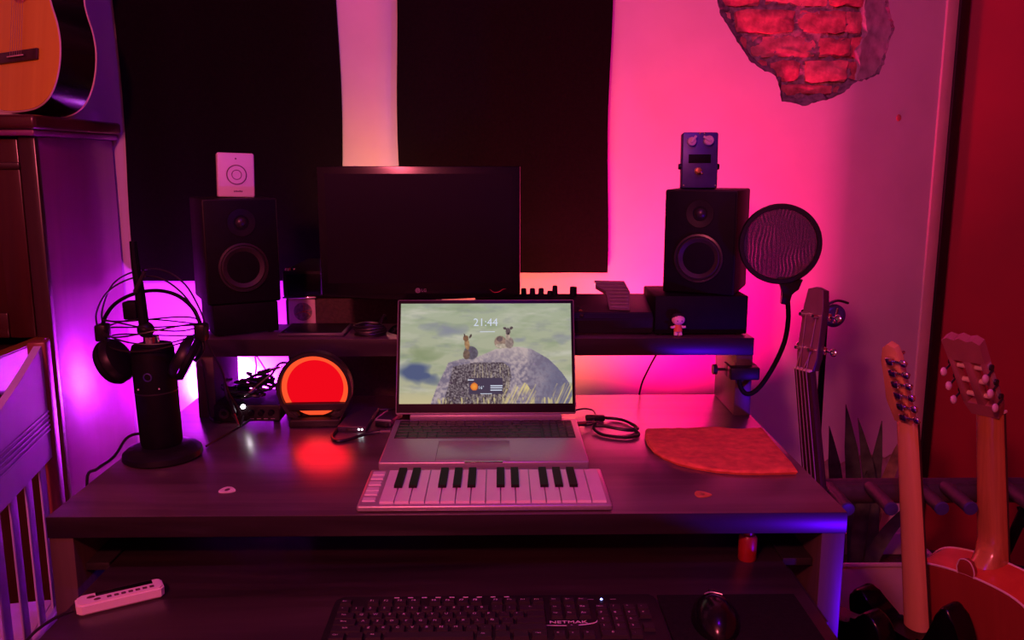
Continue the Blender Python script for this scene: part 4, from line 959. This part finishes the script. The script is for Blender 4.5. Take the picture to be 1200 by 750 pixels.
bm = nb(); bx(bm, -PW - .022, .024, YF - .034, .008, 1.3405, 1.372, .008, 3); obj('lid', bm, 'pianowood', G)
bm = nb()
prof = [(YF + .02, .862), (YF - .26, .862), (YF - .275, .84), (YF - .26, .80), (YF - .18, .782), (YF - .10, .79), (YF - .035, .815), (YF - .008, .84), (YF + .02, .852)]
a = [bm.verts.new((-.045, y, z)) for y, z in prof]; b = [bm.verts.new((-.006, y, z)) for y, z in prof]
bm.faces.new(a); bm.faces.new(b[::-1])
for i in range(len(a)): bm.faces.new((a[i], b[i], b[(i + 1) % len(a)], a[(i + 1) % len(a)]))
bmesh.ops.bevel(bm, geom=bm.edges[:], offset=.003, segments=2, affect='EDGES'); obj('key_arm', bm, 'armwood', G)
bm = nb(); bx(bm, -PW + .05, -.0455, YF - .25, YF + .01, .70, .76, .004); obj('key_bed', bm, 'pianodark', G)
bm = nb(); bx(bm, -PW + .05, -.0455, YF - .2, YF + .01, .7605, .845, .01); obj('fallboard', bm, 'pianowood', G)
bm = nb(); bx(bm, -PW + .03, -.037, YF + .03, YF + .045, .06, .699, .002); obj('lower_front_panel', bm, 'pianowood', G)
bm = nb(); bx(bm, -PW, -.0, YF - .01, 0, 0, .0195, .002); obj('plinth', bm, 'pianodark', G)

G = thing('slat_chair', 'pale painted slat-back chair standing beside the desk in front of the piano', 'chair', (-.795, 1.36, 0), (0, 0, R(11)))
def crest(y): return .945 - .085 * ((.19 - y) / .38) - .008 * math.sin(math.pi * (y + .19) / .38)
bm = nb(); ol = [(y, crest(y)) for y in [-.185 + .37 * i / 16 for i in range(17)]] + [(.185, .735), (-.185, .735)]
a = [bm.verts.new((-.004, y, z)) for y, z in ol]; b = [bm.verts.new((.009, y, z)) for y, z in ol]
bm.faces.new(a); bm.faces.new(b[::-1])
for i in range(len(a)): bm.faces.new((a[i], b[i], b[(i + 1) % len(a)], a[(i + 1) % len(a)]))
rail = obj('top_rail', bm, 'chairpaint', G)
for k in range(5):
    bm = nb(); bx(bm, .0085, .0118, -.184, .184, .786 + k * .0085, .7905 + k * .0085, .0014, 2); obj('moulding', bm, 'chairpaint', rail)
for y in (-.200, .200):
    bm = nb(); bx(bm, -.016, .016, y - .0155, y + .0155, 0, .95 if y > 0 else .865, .004); obj('back_post', bm, 'chairred', G)
ys = [-.160, -.115, -.070, -.025, .020, .062, .100, .135, .168]
for y in (-.154, -.078, -.002, .074, .150):
    wd = .032
    bm = nb(); bx(bm, -.002, .002, y - wd / 2, y + wd / 2, .4605, .7345, .002); obj('slat', bm, 'chairpaint', G)
bm = nb(); bx(bm, -.010, .010, -.1845, .1845, .425, .46, .003); obj('lower_rail', bm, 'chairpaint', G)
bm = nb(); bx(bm, -.42, -.0165, -.20, .20, .425, .45, .008); obj('seat', bm, 'chairpaint', G)
for y in (-.18, .18):
    bm = nb(); bx(bm, -.41, -.38, y - .015, y + .015, 0, .4245, .004); obj('front_leg', bm, 'chairred', G)

# ------------------------------------------------------------------ guitars
def orient(base, axis, front):
    z = Vector(axis).normalized(); n = Vector(front); n = (n - z * n.dot(z)).normalized(); y = -n; x = y.cross(z)
    m = Matrix((x, y, z)).transposed().to_4x4(); m.translation = Vector(base); return m
def gthing(name, lab, mtx):
    t = thing(name, lab, 'guitar'); t.matrix_world = mtx; return t
HALF = [(0, .0), (.0015, .045), (.006, .085), (.018, .122), (.04, .152), (.075, .174), (.12, .184), (.165, .181), (.21, .165), (.25, .141), (.285, .124), (.315, .120), (.345, .124), (.38, .136), (.415, .141), (.445, .134), (.468, .112), (.480, .085), (.487, .045), (.49, 0)]
def outline(prof, sx=1, sz=1, n=4):
    R_ = [(p.x, p.z) for p in crom([(w_ * sx, 0, z * sz) for z, w_ in prof], n)]
    return R_ + [(-x, z) for x, z in reversed(R_[1:-1])]
def classical(name, lab, mtx, top, side, back, neckm, headm, hs=1):
    t = gthing(name, lab, mtx); ol = outline(HALF); ins = [(x * .985, .245 + (z - .245) * .99) for x, z in ol]
    dep = .095
    bm = nb(); prism(bm, ol, .002, dep - .002); obj('body_sides', bm, side, t, smooth=50)
    bm = nb(); prism(bm, ins, -.001, .0019); tp = obj('top_plate', bm, top, t, smooth=50)
    bm = nb(); prism(bm, ins, dep - .0019, dep + .001); obj('back_plate', bm, back, t, smooth=50)
    for y in (.001, dep - .001):
        bm = nb(); tube(bm, [(x, y, z) for x, z in ol], .0022, 6, True, 0); obj('binding', bm, 'binding', t)
    Xr = Matrix.Rotation(R(90), 4, 'X')
    bm = nb(); lathe(bm, [(.043, .0), (.043, .0006), (.060, .0006), (.060, 0)], 48, Xr); obj('rosette', bm, 'rosette', tp, (0, -.001, .335))
    bm = nb(); lathe(bm, [(0, .0003), (.043, .0003), (.043, 0)], 48, Xr); obj('sound_hole', bm, 'hole', tp, (0, -.001, .335))
    bm = nb(); bx(bm, -.092, .092, -.009, -.001, .126, .154, .002); bx(bm, -.040, .040, -.012, -.009, .136, .142, .001); br = obj('bridge', bm, 'rosewood', t)
    bm = nb(); bx(bm, -.039, .039, -.0145, -.0121, .1375, .1405, .0005); obj('saddle', bm, 'binding', br)
    # neck with half round back, fingerboard, heel
    bm = nb(); NZ0, NZ1 = .478, .800
    L = []
    for k in range(13):
        f = k / 12; z = NZ0 + (NZ1 - NZ0) * f; hw = .031 - .005 * f; dp = .021 - .004 * f + (.055 * max(0, 1 - f * 7) ** 1.5)
        L.append([bm.verts.new((hw * math.cos(math.pi * q / 12), .001 + dp * math.sin(math.pi * q / 12) ** .8, z)) for q in range(13)])
    for a, b in zip(L, L[1:]):
        for q in range(12): bm.faces.new((a[q], a[q + 1], b[q + 1], b[q]))
        bm.faces.new((a[12], a[0], b[0], b[12]))
    bm.faces.new(L[0][::-1]); bm.faces.new(L[-1]); obj('neck', bm, neckm, t, smooth=60)
    bm = nb(); prism(bm, [(-.031, .385), (.031, .385), (.026, .800), (-.026, .800)], -.007, .0009); obj('fingerboard', bm, 'rosewood', t)
    bm = nb(); prism(bm, [(-.016, .486), (.016, .486), (.017, .502), (.011, .517), (0, .521), (-.011, .517), (-.017, .502)], dep - .012, dep + .001, 0, .0015); obj('heel_cap', bm, back, t)
    bm = nb(); tube(bm, [(-.0165, dep, .487), (-.0175, dep, .502), (-.011, dep, .518), (0, dep, .522), (.011, dep, .518), (.0175, dep, .502), (.0165, dep, .487)], .0012, 6); obj('heel_binding', bm, 'binding', t)
    bm = nb(); bx(bm, -.027, .027, -.010, .001, .8005, .806, .001); obj('nut', bm, 'binding', t)
    hm = Matrix.Translation((0, .002, .804)) @ Matrix.Rotation(R(-24), 4, 'X')
    bm = nb()
    # slotted head: two cheeks, centre bar, top and bottom blocks
    for a_, b_, c_, d_ in ((-.036, -.0265, .028, .135), (.0265, .036, .028, .135), (-.0075, .0075, .028, .135)): bx(bm, a_, b_, 0, .019, c_, d_, .001)
    prism(bm, [(-.027, 0), (.027, 0), (.036, .0285), (-.036, .0285)], 0, .019); prism(bm, [(-.036, .1345), (.036, .1345), (.037, .180), (.025, .188), (.012, .184), (0, .190), (-.012, .184), (-.025, .188), (-.037, .180)], 0, .019)
    bmesh.ops.transform(bm, matrix=hm, verts=bm.verts[:]); he = obj('head', bm, headm, t)
    for sx in (-1, 1):
        bm = nb(); bx(bm, .0361 * sx if sx > 0 else -.0378, .0378 if sx > 0 else -.0361, .004, .015, .034, .130, .0005); bmesh.ops.transform(bm, matrix=hm, verts=bm.verts[:]); obj('tuner_plate', bm, 'plate', he)
        for k in range(3):
            z = .046 + k * .035
            bm = nb(); cyl(bm, (sx * .0265, .0095, z), (sx * .0072, .0095, z), .005, None, 10); bmesh.ops.transform(bm, matrix=hm, verts=bm.verts[:]); obj('roller', bm, 'binding', he)
            bm = nb(); cyl(bm, (sx * .0379, .010, z + .006), (sx * .042, .010, z + .006), .006, None, 12); cyl(bm, (sx * .041, .010, z), (sx * .041, .030, z), .0022, None, 8); bmesh.ops.transform(bm, matrix=hm, verts=bm.verts[:]); obj('tuner_gear', bm, 'conemetal', he)
            bm = nb(); ball(bm, (sx * .041, .036, z), .0085, (.55, .95, 1.1), 14, 10); bmesh.ops.transform(bm, matrix=hm, verts=bm.verts[:]); obj('tuner_knob', bm, 'tunerknob', he)
    for k in range(6):
        xx = -.0215 + k * .0086
        bm = nb(); tube(bm, [(xx * 1.25, -.012, .139), (xx, -.011, .803)], .0006, 5, sm=0); obj('string', bm, 'string', t)
    return t
# the guitar sitting on the piano
LG = classical('classical_guitar', 'classical guitar with orange top and black sides sitting on the piano', orient((-1.152, 2.165, 1.383), (.07, .12, 1), (-.56, -.83, 0)), 'spruce', 'guitarblack', 'guitarblack', 'bassdark', 'bassdark')
LG.scale = (.93, .93, .93); LG.location.z += .004
classical('classical_guitar', 'orange-red classical guitar with pale tuner knobs on the rack by the red wall', orient((1.062, 1.638, -.0) , (-.135, -.03, .99), (.86, .5, .1)), 'guitarred', 'guitarred', 'guitarback', 'mahneck', 'headred')

def solid(name, lab, mtx, prof, dep, bodym, neckm, nutz, jz, headol, headm, tuners, fret='rosewood', nstr=6, hw0=.028, hw1=.021, facem=None, tilt=0):
    t = gthing(name, lab, mtx)
    P = [(p.x, p.z) for p in crom([(x, 0, z) for x, z in prof], 4, True)]
    bm = nb(); prism(bm, P, .0, dep, 0, .007); obj('body', bm, bodym, t, smooth=50)
    bm = nb(); L = []
    for k in range(11):
        f = k / 10; z = jz + (nutz - jz) * f; hw = hw0 + (hw1 - hw0) * f; dp = .021 - .003 * f
        L.append([bm.verts.new((hw * math.cos(math.pi * q / 12), -.004 + dp * math.sin(math.pi * q / 12) ** .75, z)) for q in range(13)])
    for a, b in zip(L, L[1:]):
        for q in range(12): bm.faces.new((a[q], a[q + 1], b[q + 1], b[q]))
        bm.faces.new((a[12], a[0], b[0], b[12]))
    bm.faces.new(L[0][::-1]); bm.faces.new(L[-1]); obj('neck', bm, neckm, t, smooth=60)
    bm = nb(); prism(bm, [(-hw0, jz - .10), (hw0, jz - .10), (hw1, nutz), (-hw1, nutz)], -.010, -.0041); obj('fingerboard', bm, fret, t)
    bm = nb(); bx(bm, -hw1 - .0005, hw1 + .0005, -.012, -.004, nutz + .0002, nutz + .004, .0008); obj('nut', bm, 'binding', t)
    TM = Matrix.Translation((0, 0, nutz)) @ Matrix.Rotation(R(-tilt), 4, 'X') @ Matrix.Translation((0, 0, -nutz))
    bm = nb(); prism(bm, [(x, nutz + z) for x, z in headol], -.002, .012, 0, .0012); he = obj('head', bm, headm, t); he.data.transform(TM)
    if facem:
        bm = nb(); prism(bm, [(x * .96, nutz + .002 + z * .985) for x, z in headol], -.0032, -.0021); obj('head_face', bm, facem, he).data.transform(TM)
    for (x, z, sx) in tuners:
        z += nutz
        bm = nb(); cyl(bm, (x, -.018, z), (x, -.001, z), .0035, .0045, 10); obj('string_post', bm, 'chrome', he).data.transform(TM)
        bm = nb(); bx(bm, x - .008, x + .008, .0121, .024, z - .0075, z + .0075, .003); cyl(bm, (x, .018, z), (x + sx * .024, .018, z), .0025, None, 8); obj('tuner_housing', bm, 'chrome', he).data.transform(TM)
        bm = nb(); ball(bm, (x + sx * .028, .018, z), .0085, (1, .5, .95), 14, 10); obj('tuner_knob', bm, 'chrome', he).data.transform(TM)
    for k in range(nstr):
        f = (k + .5) / nstr - .5
        bm = nb(); tube(bm, [(f * hw0 * 1.8, -.016, .10), (f * hw1 * 1.7, -.0125, nutz + .002)] + ([TM @ Vector((tuners[k][0] * .8, -.006, nutz + tuners[k][1]))] if k < len(tuners) else []), .0011 if nstr == 4 else .0006, 5, sm=0); obj('string', bm, 'string', t)
    bm = nb(); bx(bm, -.04, .04, -.012, 0, .09, .12, .002); obj('bridge', bm, 'chrome', t)
    for z in (.16, .24):
        bm = nb(); bx(bm, -.035, .035, -.006, 0, z - .009, z + .009, .002); obj('pickup', bm, 'blackplastic', t)
    return t
strat0 = [(0, 0), (.07, .004), (.125, .035), (.155, .09), (.150, .15), (.122, .205), (.118, .25), (.135, .31), (.138, .385), (.118, .440), (.095, .445), (.075, .400), (.050, .350), (.028, .338), (-.028, .338), (-.050, .350), (-.075, .365), (-.105, .385), (-.128, .372), (-.135, .33), (-.122, .27), (-.115, .22), (-.132, .17), (-.158, .11), (-.150, .055), (-.095, .008)]
strat = [(-x, z) for x, z in strat0][::-1]
sh0 = [(-.021, 0), (.021, 0), (.021, .010), (.026, .020), (.031, .150), (.026, .170), (.010, .176), (-.006, .165), (-.018, .135), (-.022, .095), (-.030, .050), (-.028, .040)]
sh = [(-x * .9, z) for x, z in sh0][::-1]
solid('electric_guitar', 'black electric guitar with maple neck and six tuners in a row on the rack', orient((.906, 1.650, .0), (-.152, -.06, .985), (.91, .41, .1)), strat, .045, 'guitarblack', 'maple', .790, .330, sh, 'maple', [(-.014, .022 + .0245 * k, -1) for k in range(6)], tilt=13)
bp = [(0, 0), (.08, .006), (.135, .045), (.158, .11), (.148, .18), (.120, .235), (.118, .28), (.14, .33), (.135, .385), (.10, .405), (.07, .375), (.035, .36), (-.035, .36), (-.07, .38), (-.105, .39), (-.132, .35), (-.12, .27), (-.118, .22), (-.15, .15), (-.155, .08), (-.10, .01)]
bh = [(-.021, 0), (.021, 0), (.027, .025), (.026, .120), (.020, .155), (0, .160), (-.020, .155), (-.026, .120), (-.027, .025)]
solid('bass_guitar', 'dark bass guitar with four tuners standing next to the desk', orient((.727, 1.655, .0), (-.150, -.03, .985), (-.91, -.41, -.10)), bp, .042, 'guitarblack', 'bassdark', .885, .36, bh, 'bassdark', [(-.017, .040, -1), (-.017, .105, -1), (.017, .040, 1), (.017, .105, 1)], nstr=4, tilt=16, hw0=.030, hw1=.021, facem='bassface')

# guitar rack
G = thing('guitar_rack', 'black folding guitar rack with padded pegs holding the guitars', 'guitar rack', (0, 0, 0))
bm = nb(); cyl(bm, (.63, 1.72, .590), (1.10, 1.72, .590), .026, None, 20); bx(bm, .63, 1.10, 1.70, 1.74, .575, .612, .006); obj('top_bar', bm, 'foam', G)
for x in (.682, .768, .868, .925, 1.05):
    bm = nb(); tube(bm, [(x, 1.70, .606), (x, 1.655, .604), (x, 1.60, .600)], .0135, 12, sm=3); pg = obj('padded_peg', bm, 'foam', G)
    bm = nb(); lathe(bm, [(0, .006), (.013, .004), (.0145, 0)], 14, Matrix.Translation((x, 1.60, .600)) @ Matrix.Rotation(R(95), 4, 'X')); obj('peg_cap', bm, 'pedalblue', pg)
for x in (.64, 1.11):
    bm = nb(); tube(bm, [(x, 1.70, .59), (x, 1.82, .30), (x, 1.92, .012)], .011, 10); obj('rear_leg', bm, 'blackmatte', G)
    bm = nb(); xe = x + (.11 if x > 1 else 0); tube(bm, [(x, 1.73, .55), ((x + xe) / 2, 1.62, .30), (xe, 1.50, .012)], .011, 10); obj('front_leg', bm, 'blackmatte', G)
bm = nb(); cyl(bm, (.64, 1.85, .055), (1.11, 1.85, .055), .013, None, 14); obj('base_bar', bm, 'foam', G)

# stand with a round head behind the bass
G = thing('mic_stand', 'slim black stand with a round dark head behind the bass guitar', 'stand', (.740, 1.92, 0))
bm = nb(); cyl(bm, (0, 0, .012), (-.004, 0, .912), .0078, .0068, 14); obj('pole', bm, 'blackmatte', G)
bm = nb(); lathe(bm, [(0, 0), (.07, 0), (.07, .008), (.02, .014), (0, .014)], 32); obj('base', bm, 'blackmatte', G)
bm = nb(); lathe(bm, [(0, .012), (.018, .012), (.026, .006), (.026, -.006), (.018, -.012), (0, -.012)], 32, X); obj('round_head', bm, 'pedalblue', G, (.010, -.010, .930))
bm = nb(); tube(bm, [(-.010, -.024, .958), (.012, -.025, .966), (.036, -.022, .960)], .006, 8, flat=.5); obj('wing_clip', bm, 'conemetal', G)
bm = nb(); cyl(bm, (.006, -.024, .915), (.012, -.026, .95), .003, None, 8); obj('clip_screw', bm, 'chrome', G)

# planter and snake plant
G = thing('planter', 'white plastic planter box on the floor behind the guitar rack', 'planter', (.985, 2.13, 0))
def tub(bm, a, b, h, th, tp=.9):
    bx(bm, -a, a, -b, b, 0, h); top = [f for f in bm.faces if all(abs(v.co.z - h) < 1e-6 for v in f.verts)]
    for v in bm.verts:
        if v.co.z < h / 2: v.co.x *= tp; v.co.y *= tp
    r = bmesh.ops.inset_individual(bm, faces=top, thickness=th); 
    e = bmesh.ops.extrude_face_region(bm, geom=top); vs = [g for g in e['geom'] if isinstance(g, bmesh.types.BMVert)]; bmesh.ops.translate(bm, vec=(0, 0, -h * .3), verts=vs); bmesh.ops.delete(bm, geom=top, context='FACES')
bm = nb(); tub(bm, .13, .09, .270, .006); obj('tub', bm, 'planter', G)
bm = nb(); bx(bm, -.136, .136, -.096, -.089, .262, .272, .002); bx(bm, -.136, .136, .089, .096, .262, .272, .002); bx(bm, -.136, -.129, -.096, .096, .262, .272, .002); bx(bm, .129, .136, -.096, .096, .262, .272, .002); obj('rim', bm, 'planter', G)
bm = nb(); bx(bm, -.115, .115, -.075, .075, .19, .215); obj('soil', bm, 'soil', G)
bm = nb(); rr = [(-.075, 0), (.075, 0), (.08, .30), (.07, .335), (.04, .345), (-.04, .345), (-.07, .335), (-.08, .30)]
prism(bm, [(p[0], p[1]) for p in rr], 0, .10, 0, .01); tag(obj('storage_tub', bm, 'planter', None, (1.06, 2.27, 0)), 'white rounded storage tub behind the planter', 'tub')
G = thing('snake_plant', 'snake plant with long upright dark leaves growing in the white planter', 'plant', (.985, 2.13, .20))
def leaf(base, tip, w0, bend, m):
    bm = nb(); a = Vector(base); b = Vector(tip); n = 12; side = Vector((1, -.25, 0)).normalized(); A_ = []
    for i in range(n + 1):
        f = i / n; p = a.lerp(b, f) + Vector(bend) * math.sin(math.pi * f); wd = w0 * (.65 + .6 * math.sin(math.pi * min(1, f * .9 + .12))) * (1 if f < .75 else max(0, (1 - f) / .25) ** .6)
        A_.append([bm.verts.new(p - side * wd), bm.verts.new(p + Vector((0, .004 + wd * .25, 0))), bm.verts.new(p + side * wd), bm.verts.new(p + Vector((0, -.002 + wd * .25, 0)))])
    for r1, r2 in zip(A_, A_[1:]):
        for q in range(4): bm.faces.new((r1[q], r1[(q + 1) % 4], r2[(q + 1) % 4], r2[q]))
    bm.faces.new(A_[0][::-1]); bmesh.ops.remove_doubles(bm, verts=bm.verts[:], dist=1e-5)
    obj('leaf', bm, m, G, smooth=60)
for bs, tp, w0, bd, mm in (((-.05, 0, 0), (-.10, 0, .46), .016, (.012, 0, 0), 'leafdark'), ((-.02, -.03, 0), (-.075, -.02, .43), .014, (.02, 0, 0), 'leafdark'), ((0, .02, 0), (.005, .02, .41), .013, (-.006, 0, 0), 'leafdark'), ((-.03, 0, 0), (.10, .03, .44), .013, (-.015, 0, .0), 'leafedge'), ((-.04, -.05, 0), (.115, -.03, .24), .016, (-.03, 0, .0), 'leafdark'), ((-.06, -.03, 0), (-.055, -.05, .30), .015, (.0, 0, 0), 'leafdark'), ((-.09, 0, 0), (-.135, .01, .40), .015, (.01, 0, 0), 'leafdark')): leaf(bs, tp, w0, bd, mm)
